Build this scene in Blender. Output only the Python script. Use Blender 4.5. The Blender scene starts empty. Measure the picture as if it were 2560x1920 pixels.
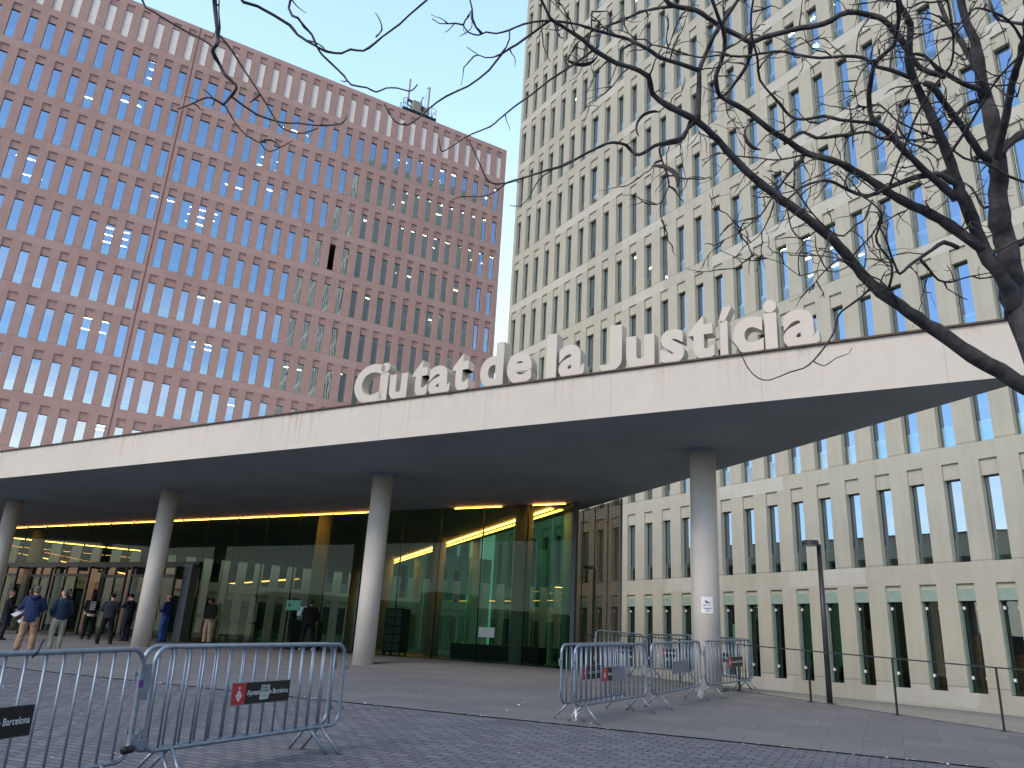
import bpy, bmesh, math, random
from mathutils import Vector, Matrix, noise as mnoise
R = math.radians
random.seed(7)
C = bpy.context.scene.collection
SC = bpy.context.scene

# ------------------------------------------------------------------ camera
CAM_P, CAM_R, CAM_F = R(18.726), R(3.308), 1942.7
cp, sp, cr, sr = math.cos(CAM_P), math.sin(CAM_P), math.cos(CAM_R), math.sin(CAM_R)
FW = Vector((0, cp, sp)); UP0 = Vector((0, -sp, cp)); RI0 = Vector((1, 0, 0))
RI = RI0*cr + UP0*sr; UP = UP0*cr - RI0*sr
CAMLOC = Vector((0, 0, 1.5))
cd = bpy.data.cameras.new('camera'); cam = bpy.data.objects.new('camera', cd); C.objects.link(cam)
cd.sensor_width = 36; cd.lens = CAM_F/2560*36; cd.clip_start = .05; cd.clip_end = 3000
cam.matrix_world = Matrix(((RI.x, UP.x, -FW.x, 0), (RI.y, UP.y, -FW.y, 0), (RI.z, UP.z, -FW.z, 1.5), (0, 0, 0, 1)))
SC.camera = cam
SC.render.resolution_x = 1024; SC.render.resolution_y = 768

# ------------------------------------------------------------------ world and fill light
SUN_AZ, SUN_EL = R(220), R(40)
w = bpy.data.worlds.new("World"); SC.world = w; w.use_nodes = True
nt = w.node_tree; nt.nodes.clear()
def wn(t, **k):
    n = nt.nodes.new(t)
    for a, b in k.items(): setattr(n, a, b)
    return n
wo = wn('ShaderNodeOutputWorld'); bg = wn('ShaderNodeBackground'); bg.inputs[1].default_value = .15
sky = wn('ShaderNodeTexSky', sky_type='NISHITA', sun_disc=False)
sky.sun_elevation = SUN_EL; sky.sun_rotation = SUN_AZ; sky.air_density = 1.0; sky.dust_density = .1; sky.ozone_density = 2.2
tc = wn('ShaderNodeTexCoord'); mp = wn('ShaderNodeMapping'); mp.inputs['Scale'].default_value = (1, 1, 4.5)
nz = wn('ShaderNodeTexNoise'); nz.inputs['Scale'].default_value = 2.6; nz.inputs['Detail'].default_value = 7
rp = wn('ShaderNodeValToRGB'); rp.color_ramp.elements[0].position = .41; rp.color_ramp.elements[1].position = .60
sx = wn('ShaderNodeSeparateXYZ')
band = wn('ShaderNodeMapRange'); band.inputs[1].default_value = .40; band.inputs[2].default_value = .12
mu = wn('ShaderNodeMath', operation='MULTIPLY')
mx = wn('ShaderNodeMix', data_type='RGBA'); mx.inputs[7].default_value = (6.8, 6.3, 5.6, 1)
L = nt.links.new
L(tc.outputs['Generated'], mp.inputs[0]); L(mp.outputs[0], nz.inputs[0]); L(nz.outputs[0], rp.inputs[0])
L(tc.outputs['Generated'], sx.inputs[0]); L(sx.outputs[2], band.inputs[0]); L(rp.outputs[0], mu.inputs[0]); L(band.outputs[0], mu.inputs[1])
# the sky in front, the sunset side behind the towers, is paler and brighter towards the horizon
fr = wn('ShaderNodeMapRange'); fr.inputs[1].default_value = -.1; fr.inputs[2].default_value = .45; fr.interpolation_type = 'SMOOTHSTEP'
lo = wn('ShaderNodeMapRange'); lo.inputs[1].default_value = .95; lo.inputs[2].default_value = .38; lo.inputs[3].default_value = .35; lo.inputs[4].default_value = 1.
fm = wn('ShaderNodeMath', operation='MULTIPLY'); m2 = wn('ShaderNodeMix', data_type='RGBA'); m2.inputs[7].default_value = (3.15, 4.85, 6.9, 1)
L(sx.outputs[1], fr.inputs[0]); L(sx.outputs[2], lo.inputs[0]); L(fr.outputs[0], fm.inputs[0]); L(lo.outputs[0], fm.inputs[1])
L(fm.outputs[0], m2.inputs[0]); L(sky.outputs[0], m2.inputs[6])
hz = wn('ShaderNodeMapRange'); hz.inputs[1].default_value = .62; hz.inputs[2].default_value = .28; hz.inputs[4].default_value = .75
hm = wn('ShaderNodeMath', operation='MULTIPLY'); m3 = wn('ShaderNodeMix', data_type='RGBA'); m3.inputs[7].default_value = (4.5, 5.6, 6.6, 1)
L(sx.outputs[2], hz.inputs[0]); L(hz.outputs[0], hm.inputs[0]); L(fr.outputs[0], hm.inputs[1]); L(hm.outputs[0], m3.inputs[0]); L(m2.outputs[2], m3.inputs[6])
L(mu.outputs[0], mx.inputs[0]); L(m3.outputs[2], mx.inputs[6]); L(mx.outputs[2], bg.inputs[0]); L(bg.outputs[0], wo.inputs[0])
sd = bpy.data.lights.new('fill_sun', 'SUN'); fill_sun = bpy.data.objects.new('fill_sun', sd); C.objects.link(fill_sun)
sd.energy = 1.75; sd.angle = R(32); sd.color = (1, .84, .66)  # soft fill added from behind the viewer to brighten the shaded facades
sdir = Vector((math.sin(SUN_AZ)*math.cos(SUN_EL), math.cos(SUN_AZ)*math.cos(SUN_EL), math.sin(SUN_EL)))
fill_sun.rotation_euler = sdir.to_track_quat('Z', 'Y').to_euler()
SC.view_settings.view_transform = 'Standard'; SC.view_settings.look = 'None'
SC.view_settings.exposure = .68; SC.view_settings.gamma = 1
SC.render.engine = 'CYCLES'
SC.cycles.max_bounces = 8; SC.cycles.transparent_max_bounces = 12; SC.cycles.glossy_bounces = 4; SC.cycles.diffuse_bounces = 3

# ------------------------------------------------------------------ materials
def new_mat(name):
    m = bpy.data.materials.new(name); m.use_nodes = True
    n = m.node_tree; n.nodes.clear()
    o = n.nodes.new('ShaderNodeOutputMaterial')
    return m, n, o
def N(n, t, **k):
    x = n.nodes.new(t)
    for a, b in k.items(): setattr(x, a, b)
    return x
def rgba(c): return (c[0], c[1], c[2], 1)
def noise_mix(n, vec, scale, detail, lo, hi, c1, c2, stretch=(1, 1, 1), rough=.6):
    """colour mixed by a noise between two positions"""
    mpn = N(n, 'ShaderNodeMapping'); mpn.inputs['Scale'].default_value = stretch
    n.links.new(vec, mpn.inputs[0])
    nn = N(n, 'ShaderNodeTexNoise'); nn.inputs['Scale'].default_value = scale; nn.inputs['Detail'].default_value = detail
    nn.inputs['Roughness'].default_value = rough
    n.links.new(mpn.outputs[0], nn.inputs[0])
    mr = N(n, 'ShaderNodeMapRange'); mr.inputs[1].default_value = lo; mr.inputs[2].default_value = hi
    n.links.new(nn.outputs[0], mr.inputs[0])
    return nn.outputs[0], mr.outputs[0]
def mixc(n, fac, a, b, blend='MIX'):
    x = N(n, 'ShaderNodeMix', data_type='RGBA', blend_type=blend)
    if isinstance(fac, (int, float)): x.inputs[0].default_value = fac
    else: n.links.new(fac, x.inputs[0])
    for i, v in ((6, a), (7, b)):
        if isinstance(v, tuple): x.inputs[i].default_value = rgba(v)
        else: n.links.new(v, x.inputs[i])
    return x.outputs[2]
def math_(n, op, a, b=None, c=None):
    x = N(n, 'ShaderNodeMath', operation=op)
    for i, v in enumerate((a, b, c)):
        if v is None: continue
        if isinstance(v, (int, float)): x.inputs[i].default_value = v
        else: n.links.new(v, x.inputs[i])
    return x.outputs[0]
def simple(name, col, rough=.6, metal=0., spec=.5, var=.12, scale=8, bump=0.):
    m, n, o = new_mat(name)
    p = N(n, 'ShaderNodeBsdfPrincipled'); p.inputs['Roughness'].default_value = rough; p.inputs['Metallic'].default_value = metal
    p.inputs['Specular IOR Level'].default_value = spec
    t = N(n, 'ShaderNodeTexCoord')
    raw, f = noise_mix(n, t.outputs['Object'], scale, 4, .35, .65, None, None)
    c2 = tuple(x*(1-var) for x in col); c1 = tuple(min(1, x*(1+var)) for x in col)
    n.links.new(mixc(n, f, c2, c1), p.inputs['Base Color'])
    if bump:
        b = N(n, 'ShaderNodeBump'); b.inputs['Strength'].default_value = bump; b.inputs['Distance'].default_value = .01
        n.links.new(raw, b.inputs['Height']); n.links.new(b.outputs[0], p.inputs['Normal'])
    n.links.new(p.outputs[0], o.inputs[0])
    return m
def emit(name, col, strength):
    m, n, o = new_mat(name); e = N(n, 'ShaderNodeEmission'); e.inputs[0].default_value = rgba(col); e.inputs[1].default_value = strength
    n.links.new(e.outputs[0], o.inputs[0]); return m

def tower_mat(name, col, alt, pale, floor, z0, palefac):
    """cast concrete: clouded tone, vertical streaks, thin joint at every floor, pale patches along the floor bands"""
    m, n, o = new_mat(name)
    p = N(n, 'ShaderNodeBsdfPrincipled'); p.inputs['Roughness'].default_value = .85; p.inputs['Specular IOR Level'].default_value = .25
    t = N(n, 'ShaderNodeTexCoord'); v = t.outputs['Object']
    _, big = noise_mix(n, v, .16, 4, .35, .65, None, None)
    _, mid = noise_mix(n, v, 1.1, 6, .35, .7, None, None)
    _, streak = noise_mix(n, v, 1.5, 5, .45, .8, None, None, (3, 3, .25))
    raw, fine = noise_mix(n, v, 14, 5, .3, .7, None, None)
    c = mixc(n, big, col, alt)
    c = mixc(n, math_(n, 'MULTIPLY', mid, .5), c, tuple(x*.76 for x in col))
    c = mixc(n, math_(n, 'MULTIPLY', streak, .5), c, tuple(x*.68 for x in alt))
    c = mixc(n, math_(n, 'MULTIPLY', fine, .2), c, tuple(min(1, x*1.25) for x in col))
    s = N(n, 'ShaderNodeSeparateXYZ'); n.links.new(v, s.inputs[0])
    zz = math_(n, 'SUBTRACT', s.outputs[2], z0)
    md = math_(n, 'MODULO', math_(n, 'ADD', zz, floor*20), floor)
    # pale patches: efflorescence and painted-in reflected sunlight, cell by cell along the band
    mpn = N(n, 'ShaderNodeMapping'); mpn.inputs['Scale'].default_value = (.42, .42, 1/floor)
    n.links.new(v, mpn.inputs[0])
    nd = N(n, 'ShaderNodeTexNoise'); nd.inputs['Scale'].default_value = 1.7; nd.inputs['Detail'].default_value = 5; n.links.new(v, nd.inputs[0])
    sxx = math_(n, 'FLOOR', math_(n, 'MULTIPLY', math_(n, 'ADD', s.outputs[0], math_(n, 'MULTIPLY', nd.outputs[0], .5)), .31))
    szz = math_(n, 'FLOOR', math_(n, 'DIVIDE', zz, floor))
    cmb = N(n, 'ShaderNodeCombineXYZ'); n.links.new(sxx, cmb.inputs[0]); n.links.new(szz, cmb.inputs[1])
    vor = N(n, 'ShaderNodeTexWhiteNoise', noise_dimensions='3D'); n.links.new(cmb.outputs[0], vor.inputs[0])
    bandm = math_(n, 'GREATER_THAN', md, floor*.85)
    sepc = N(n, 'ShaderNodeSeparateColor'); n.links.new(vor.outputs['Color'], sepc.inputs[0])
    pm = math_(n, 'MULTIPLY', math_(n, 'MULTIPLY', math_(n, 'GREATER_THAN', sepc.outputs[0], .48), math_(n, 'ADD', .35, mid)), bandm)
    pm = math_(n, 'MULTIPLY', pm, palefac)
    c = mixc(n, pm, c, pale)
    j = math_(n, 'LESS_THAN', math_(n, 'ABSOLUTE', math_(n, 'SUBTRACT', md, .03)), .022)
    c = mixc(n, math_(n, 'MULTIPLY', j, .5), c, tuple(x*.4 for x in col))
    n.links.new(c, p.inputs['Base Color'])
    # ribbed lines of the casting
    rib = N(n, 'ShaderNodeTexWave', wave_type='BANDS', bands_direction='Z'); rib.inputs['Scale'].default_value = 2.2; rib.inputs['Distortion'].default_value = 2; rib.inputs['Detail'].default_value = 3
    n.links.new(v, rib.inputs[0])
    h = math_(n, 'ADD', math_(n, 'MULTIPLY', rib.outputs[1], .5), raw)
    b = N(n, 'ShaderNodeBump'); b.inputs['Strength'].default_value = .16; b.inputs['Distance'].default_value = .015
    n.links.new(h, b.inputs['Height']); n.links.new(b.outputs[0], p.inputs['Normal'])
    n.links.new(p.outputs[0], o.inputs[0]); return m

def glass_mat(name, refl, tint, gcol=(1, 1, 1), wav=.0, rough=.0, fres=True, ior=None):
    m, n, o = new_mat(name)
    tr = N(n, 'ShaderNodeBsdfTransparent'); tr.inputs[0].default_value = rgba(tint)
    gl = N(n, 'ShaderNodeBsdfGlossy'); gl.inputs[0].default_value = rgba(gcol); gl.inputs['Roughness'].default_value = rough
    mxs = N(n, 'ShaderNodeMixShader')
    if ior:
        fz = N(n, 'ShaderNodeFresnel'); fz.inputs[0].default_value = ior
        gm = N(n, 'ShaderNodeNewGeometry')
        n.links.new(math_(n, 'MINIMUM', math_(n, 'MULTIPLY', fz.outputs[0], refl), 1.), mxs.inputs[0])
    elif fres:
        lw = N(n, 'ShaderNodeLayerWeight'); lw.inputs[0].default_value = .35
        f = math_(n, 'MULTIPLY_ADD', lw.outputs[0], 1-refl, refl)
        f = math_(n, 'MINIMUM', f, 1.)
        n.links.new(f, mxs.inputs[0])
    else: mxs.inputs[0].default_value = refl
    if wav:
        t = N(n, 'ShaderNodeTexCoord'); g = N(n, 'ShaderNodeNewGeometry')
        raw, _ = noise_mix(n, g.outputs['Position'], .55, 2, 0, 1, None, None, (1, 1, .6))
        b = N(n, 'ShaderNodeBump'); b.inputs['Strength'].default_value = wav; b.inputs['Distance'].default_value = .05
        n.links.new(raw, b.inputs['Height']); n.links.new(b.outputs[0], gl.inputs['Normal'])
    n.links.new(tr.outputs[0], mxs.inputs[1]); n.links.new(gl.outputs[0], mxs.inputs[2]); n.links.new(mxs.outputs[0], o.inputs[0])
    return m

FLG, FLR = 3.675, 3.83
M = {}
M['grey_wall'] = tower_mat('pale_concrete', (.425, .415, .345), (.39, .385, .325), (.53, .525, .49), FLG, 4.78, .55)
M['red_wall'] = tower_mat('red_concrete', (.43, .285, .255), (.46, .32, .29), (.55, .40, .37), FLR, 43.04-FLR*11, .3)
M['annexe_wall'] = tower_mat('annexe_concrete', (.50, .49, .42), (.46, .46, .40), (.6, .6, .55), FLG, 4.78, .3)
M['glass_g'] = glass_mat('grey_tower_glass', .62, (.28, .38, .36), (.68, .84, 1), .10)
M['glass_gf'] = glass_mat('ground_floor_glass', .10, (.40, .52, .50), (.8, .95, .95), .05)
M['glass_r'] = glass_mat('red_tower_glass', .66, (.36, .42, .40), (.74, .88, 1), .10)
M['glass_low'] = glass_mat('balustrade_glass', .34, (.80, .95, .95), (.9, 1, 1))
M['frame'] = simple('dark_window_frame', (.03, .045, .042), .4, .5)
M['louvre'] = simple('white_panel', (.84, .80, .73), .6, var=.06, scale=2)
M['blind'] = simple('roller_blind', (.52, .53, .50), .8, var=.05)
M['sill'] = simple('green_sill_panel', (.24, .33, .28), .55, var=.1, scale=3)
M['room'] = simple('room_surface', (.34, .35, .32), .9, var=.2, scale=.5)
M['room_tan'] = simple('room_partition', (.42, .33, .17), .9, var=.2, scale=.7)
M['tube'] = emit('ceiling_tube', (1, .86, .62), 24)
M['dark'] = simple('black_steel', (.014, .015, .016), .4, .3)
M['steel'] = simple('grey_steel', (.10, .11, .12), .45, .4)
M['lamp_metal'] = simple('lamp_paint', (.05, .05, .06), .45, .4)
M['rail'] = simple('rail_paint', (.035, .042, .045), .5, .4)

def fascia_mat():
    m, n, o = new_mat('fascia_concrete')
    p = N(n, 'ShaderNodeBsdfPrincipled'); p.inputs['Roughness'].default_value = .75; p.inputs['Specular IOR Level'].default_value = .3
    t = N(n, 'ShaderNodeTexCoord'); v = t.outputs['Object']
    s = N(n, 'ShaderNodeSeparateXYZ'); n.links.new(v, s.inputs[0])
    _, big = noise_mix(n, v, .25, 4, .35, .65, None, None)
    _, mid = noise_mix(n, v, 2.2, 7, .35, .75, None, None, (1, 1, 1.5), .7)
    _, streak = noise_mix(n, v, 2.3, 5, .50, .68, None, None, (3.2, 1, .05))
    _, spots = noise_mix(n, v, 9, 5, .68, .74, None, None)
    c = mixc(n, big, (.50, .47, .41), (.56, .515, .45))
    c = mixc(n, math_(n, 'MULTIPLY', mid, .3), c, (.64, .63, .61))
    # drips start at the top edge and fade downwards
    top = N(n, 'ShaderNodeMapRange'); top.inputs[1].default_value = 6.3; top.inputs[2].default_value = 7.25
    n.links.new(s.outputs[2], top.inputs[0])
    _, zone = noise_mix(n, v, .55, 4, .48, .66, None, None, (1, 1, .05))
    dr = math_(n, 'MULTIPLY', math_(n, 'MULTIPLY', streak, math_(n, 'ADD', zone, .15)), math_(n, 'POWER', top.outputs[0], .8))
    c = mixc(n, math_(n, 'MULTIPLY', dr, .75), c, (.36, .29, .22))
    edge = N(n, 'ShaderNodeMapRange'); edge.inputs[1].default_value = 6.95; edge.inputs[2].default_value = 7.27
    n.links.new(s.outputs[2], edge.inputs[0])
    _, gr = noise_mix(n, v, 3.2, 6, .56, .68, None, None, (1, 1, .6))
    c = mixc(n, math_(n, 'MULTIPLY', math_(n, 'MULTIPLY', gr, math_(n, 'POWER', edge.outputs[0], 2)), .8), c, (.13, .12, .11))
    c = mixc(n, math_(n, 'MULTIPLY', spots, .35), c, (.25, .22, .2))
    jx = math_(n, 'MODULO', math_(n, 'ADD', s.outputs[0], 80.3), 3.15)
    j = math_(n, 'LESS_THAN', jx, .012)
    c = mixc(n, math_(n, 'MULTIPLY', j, .45), c, (.2, .19, .18))
    n.links.new(c, p.inputs['Base Color'])
    raw, _ = noise_mix(n, v, 7, 6, 0, 1, None, None)
    b = N(n, 'ShaderNodeBump'); b.inputs['Strength'].default_value = .2; b.inputs['Distance'].default_value = .01
    n.links.new(raw, b.inputs['Height']); n.links.new(b.outputs[0], p.inputs['Normal'])
    n.links.new(p.outputs[0], o.inputs[0]); return m
M['fascia'] = fascia_mat()
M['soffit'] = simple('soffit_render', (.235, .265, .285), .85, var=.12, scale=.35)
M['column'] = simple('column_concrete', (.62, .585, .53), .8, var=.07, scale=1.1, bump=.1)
M['letter'] = simple('letter_enamel', (.49, .455, .395), .5, var=.04, scale=.8)
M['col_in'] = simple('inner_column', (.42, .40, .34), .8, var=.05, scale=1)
M['pglass'] = glass_mat('pavilion_glass', .55, (.36, .52, .42), (.8, .95, .9), .05, ior=1.42)
M['pglass_side'] = glass_mat('side_glass', .6, (.26, .64, .46), (.8, .95, .9), .05, ior=1.42)
M['led'] = emit('led_strip', (1, .36, .07), 18)
M['lobby_floor'] = simple('lobby_floor', (.06, .06, .055), .35, var=.15, scale=1)

def mesh_panel_mat():
    """woven brown metal: fine wavering wires with light passing between them"""
    m, n, o = new_mat('metal_mesh')
    d = N(n, 'ShaderNodeBsdfPrincipled'); d.inputs['Roughness'].default_value = .5; d.inputs['Metallic'].default_value = .3
    t = N(n, 'ShaderNodeTexCoord'); v = t.outputs['Object']
    _, f = noise_mix(n, v, 1.2, 3, .3, .7, None, None)
    n.links.new(mixc(n, f, (.17, .135, .10), (.24, .20, .155)), d.inputs['Base Color'])
    wv = N(n, 'ShaderNodeTexWave', wave_type='BANDS', bands_direction='Z'); wv.inputs['Scale'].default_value = 4.6; wv.inputs['Distortion'].default_value = 2.5; wv.inputs['Detail'].default_value = 3; wv.inputs['Detail Scale'].default_value = 3
    n.links.new(v, wv.inputs[0])
    tr = N(n, 'ShaderNodeBsdfTransparent'); tr.inputs[0].default_value = (.55, .50, .45, 1)
    ms = N(n, 'ShaderNodeMixShader'); n.links.new(math_(n, 'MULTIPLY_ADD', wv.outputs[1], .45, .42), ms.inputs[0])
    n.links.new(tr.outputs[0], ms.inputs[1]); n.links.new(d.outputs[0], ms.inputs[2]); n.links.new(ms.outputs[0], o.inputs[0]); return m
M['mesh'] = mesh_panel_mat()

def paving_mat(kind):
    m, n, o = new_mat(kind)
    p = N(n, 'ShaderNodeBsdfPrincipled'); p.inputs['Roughness'].default_value = .78; p.inputs['Specular IOR Level'].default_value = .3
    t = N(n, 'ShaderNodeTexCoord'); v = t.outputs['Object']
    mpn = N(n, 'ShaderNodeMapping'); mpn.inputs['Rotation'].default_value = (0, 0, R(26.0))
    n.links.new(v, mpn.inputs[0])
    vv = mpn.outputs[0]
    if kind == 'setts':
        # slightly wandering courses
        dn = N(n, 'ShaderNodeTexNoise'); dn.inputs['Scale'].default_value = 1.4; dn.inputs['Detail'].default_value = 3; n.links.new(vv, dn.inputs[0])
        dv = N(n, 'ShaderNodeVectorMath', operation='SCALE'); dv.inputs[3].default_value = .06; n.links.new(dn.outputs[1], dv.inputs[0])
        ad = N(n, 'ShaderNodeVectorMath', operation='ADD'); n.links.new(vv, ad.inputs[0]); n.links.new(dv.outputs[0], ad.inputs[1]); vv = ad.outputs[0]
    br = N(n, 'ShaderNodeTexBrick'); n.links.new(vv, br.inputs[0]); br.inputs['Scale'].default_value = 1
    if kind == 'setts':
        br.inputs['Brick Width'].default_value = .24; br.inputs['Row Height'].default_value = .125; br.inputs['Mortar Size'].default_value = .012; br.inputs['Mortar Smooth'].default_value = .5
        br.inputs['Color1'].default_value = (.100, .112, .138, 1); br.inputs['Color2'].default_value = (.18, .194, .222, 1); br.inputs['Mortar'].default_value = (.05, .055, .07, 1)
        bs, bd = 1., .03
    else:
        br.inputs['Brick Width'].default_value = 1.0; br.inputs['Row Height'].default_value = .62; br.inputs['Mortar Size'].default_value = .006; br.inputs['Mortar Smooth'].default_value = .4
        br.inputs['Color1'].default_value = (.128, .134, .146, 1); br.inputs['Color2'].default_value = (.175, .177, .182, 1); br.inputs['Mortar'].default_value = (.075, .075, .08, 1)
        bs, bd = .6, .01
    br.inputs['Bias'].default_value = -.1
    _, big = noise_mix(n, v, .3, 5, .3, .7, None, None)
    _, fine = noise_mix(n, v, 30, 6, .3, .75, None, None)
    _, spots = noise_mix(n, v, 5.5, 6, .64, .70, None, None)
    sp2 = N(n, 'ShaderNodeTexVoronoi', feature='F1'); sp2.inputs['Scale'].default_value = 2.6; n.links.new(v, sp2.inputs[0])
    gum = math_(n, 'LESS_THAN', sp2.outputs[0], .035)
    c = mixc(n, math_(n, 'MULTIPLY', big, .35), br.outputs[0], (.19, .192, .195) if kind != 'setts' else (.17, .175, .195))
    c = mixc(n, math_(n, 'MULTIPLY', fine, .3), c, (.07, .07, .075))
    c = mixc(n, math_(n, 'MULTIPLY', spots, .25), c, (.06, .06, .06))
    c = mixc(n, math_(n, 'MULTIPLY', gum, .6), c, (.36, .36, .36))
    n.links.new(c, p.inputs['Base Color'])
    h = math_(n, 'ADD', math_(n, 'MULTIPLY', math_(n, 'SUBTRACT', 1, br.outputs[1]), 1), math_(n, 'MULTIPLY', fine, .25))
    b = N(n, 'ShaderNodeBump'); b.inputs['Strength'].default_value = bs; b.inputs['Distance'].default_value = bd
    n.links.new(h, b.inputs['Height']); n.links.new(b.outputs[0], p.inputs['Normal'])
    n.links.new(p.outputs[0], o.inputs[0]); return m
M['setts'] = paving_mat('setts'); M['slabs'] = paving_mat('slabs')
M['gravel'] = simple('gravel', (.24, .235, .205), .95, var=.45, scale=26, bump=.9)
M['earth'] = simple('earth', (.12, .115, .105), .95, var=.2, scale=.5)
M['drain'] = simple('drain_grate', (.03, .032, .036), .6, .4, var=.5, scale=40, bump=.8)
M['galv'] = simple('galvanised_steel', (.24, .29, .35), .45, .6, var=.14, scale=9, bump=.05)
M['bark'] = simple('bark', (.055, .051, .052), .9, var=.45, scale=14, bump=.9)
M['pod'] = simple('seed_pod', (.05, .032, .028), .7, var=.3, scale=20)
M['sign_black'] = simple('sign_black', (.008, .008, .009), .35, var=.1)
M['sign_red'] = simple('sign_red', (.50, .025, .030), .4, var=.06)
M['sign_white'] = simple('sign_white', (.75, .75, .76), .5, var=.04)
M['sticker'] = simple('sticker_paper', (.52, .58, .50), .6, var=.05)
M['ink'] = simple('ink', (.02, .02, .02), .6, var=.1)
M['green_sign'] = simple('green_sign', (.10, .42, .26), .5, var=.05)
M['purple'] = simple('purple_sticker', (.16, .05, .25), .5)
M['yellow'] = simple('yellow_sticker', (.75, .42, .04), .5)
M['skin'] = simple('skin', (.52, .28, .19), .55, var=.06, scale=20)
M['skin_dark'] = simple('skin_brown', (.26, .13, .085), .55, var=.06, scale=20)
M['hair_dark'] = simple('dark_hair', (.012, .010, .010), .7, var=.3, scale=60)
M['hair_grey'] = simple('grey_hair', (.085, .08, .078), .8, var=.3, scale=60)
M['paper'] = simple('white_paper', (.72, .75, .84), .7, var=.03)
M['eye'] = simple('eye_dark', (.02, .015, .012), .3)
M['lip'] = simple('lips', (.30, .10, .085), .5)

# ------------------------------------------------------------------ helpers
def tag(o, label=None, cat=None, group=None, kind=None):
    if label: o['label'] = label
    if cat: o['category'] = cat
    if group: o['group'] = group
    if kind: o['kind'] = kind
    return o
def thing(name, label, cat, loc=(0, 0, 0), rz=0., group=None):
    o = bpy.data.objects.new(name, None); C.objects.link(o); o.empty_display_size = .2
    o.location = loc; o.rotation_euler = (0, 0, rz)
    return tag(o, label, cat, group)
class MB:
    """collects faces, then links them as one mesh object"""
    def __init__(s): s.v = []; s.f = []; s.m = []
    def add(s, vs, fs, mi=0):
        b = len(s.v); s.v += [tuple(x) for x in vs]; s.f += [tuple(b+i for i in f) for f in fs]; s.m += [mi]*len(fs)
    def quad(s, a, b, c, d, mi=0): s.add((a, b, c, d), ((0, 1, 2, 3),), mi)
    def box(s, x0, x1, y0, y1, z0, z1, mi=0):
        s.add([(x0, y0, z0), (x1, y0, z0), (x1, y1, z0), (x0, y1, z0), (x0, y0, z1), (x1, y0, z1), (x1, y1, z1), (x0, y1, z1)],
              [(0, 3, 2, 1), (4, 5, 6, 7), (0, 1, 5, 4), (1, 2, 6, 5), (2, 3, 7, 6), (3, 0, 4, 7)], mi)
    def obox(s, p, q, wdt, hgt, mi=0):
        """a bar from p to q"""
        s.tube([p, q], [wdt/2, wdt/2], 4, mi, hgt/wdt)
    def tube(s, pts, rad, n=8, mi=0, ell=1., cap=True):
        pts = [Vector(p) for p in pts]
        if isinstance(rad, (int, float)): rad = [rad]*len(pts)
        b = len(s.v); prev = None
        for i, p in enumerate(pts):
            t = (pts[min(i+1, len(pts)-1)]-pts[max(i-1, 0)]).normalized()
            if prev is None:
                ref = Vector((0, 0, 1)) if abs(t.z) < .9 else Vector((0, 1, 0))
                u = ref.cross(t).normalized()
            else: u = (prev-t*prev.dot(t)).normalized()
            prev = u; vv = t.cross(u)
            off = math.pi/4 if n == 4 else 0
            kk = math.sqrt(2) if n == 4 else 1
            for k in range(n):
                a = 2*math.pi*k/n+off
                s.v.append(tuple(p+u*math.cos(a)*rad[i]*kk+vv*math.sin(a)*rad[i]*kk*ell))
        for i in range(len(pts)-1):
            for k in range(n):
                s.f.append((b+i*n+k, b+i*n+(k+1) % n, b+(i+1)*n+(k+1) % n, b+(i+1)*n+k)); s.m.append(mi)
        if cap:
            s.f.append(tuple(b+k for k in reversed(range(n)))); s.m.append(mi)
            s.f.append(tuple(b+(len(pts)-1)*n+k for k in range(n))); s.m.append(mi)
    def cyl(s, x, y, z0, z1, r, n=32, mi=0): s.tube([(x, y, z0), (x, y, z1)], r, n, mi)
    def ball(s, c, r, n=8, mi=0):
        if isinstance(r, (int, float)): r = (r, r, r)
        b = len(s.v); rings = n//2+1
        for i in range(rings):
            th = math.pi*i/(rings-1)
            for k in range(n):
                a = 2*math.pi*k/n
                s.v.append((c[0]+r[0]*math.sin(th)*math.cos(a), c[1]+r[1]*math.sin(th)*math.sin(a), c[2]+r[2]*math.cos(th)))
        for i in range(rings-1):
            for k in range(n):
                s.f.append((b+i*n+k, b+(i+1)*n+k, b+(i+1)*n+(k+1) % n, b+i*n+(k+1) % n)); s.m.append(mi)
    def mesh(s, name, mats, smooth=False):
        me = bpy.data.meshes.new(name); me.from_pydata(s.v, [], s.f)
        for mm in (mats if isinstance(mats, (list, tuple)) else [mats]): me.materials.append(mm)
        me.polygons.foreach_set('material_index', s.m)
        if smooth: me.polygons.foreach_set('use_smooth', [True]*len(s.f))
        me.update(); return me
    def build(s, name, mats, parent=None, smooth=False, loc=None):
        o = bpy.data.objects.new(name, s.mesh(name, mats, smooth)); C.objects.link(o)
        if parent: o.parent = parent
        if loc: o.location = loc
        return o
def bevel(o, wdt=.01, seg=2):
    b = o.modifiers.new('bevel', 'BEVEL'); b.width = wdt; b.segments = seg; b.limit_method = 'ANGLE'; return o
def link(name, me, parent=None, loc=(0, 0, 0), rot=None):
    o = bpy.data.objects.new(name, me); C.objects.link(o)
    if parent: o.parent = parent
    o.location = loc
    if rot: o.rotation_euler = rot
    return o
def text_mesh(body, size, extrude=0., offset=0., res=3):
    cu = bpy.data.curves.new('lettering', 'FONT'); cu.body = body; cu.size = size; cu.extrude = extrude; cu.offset = offset
    cu.resolution_u = res; cu.align_x = 'LEFT'
    o = bpy.data.objects.new('lettering_tmp', cu); C.objects.link(o)
    bpy.context.view_layer.update()
    dg = bpy.context.evaluated_depsgraph_get(); me = bpy.data.meshes.new_from_object(o.evaluated_get(dg))
    bpy.data.objects.remove(o); bpy.data.curves.remove(cu)
    return me
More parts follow.
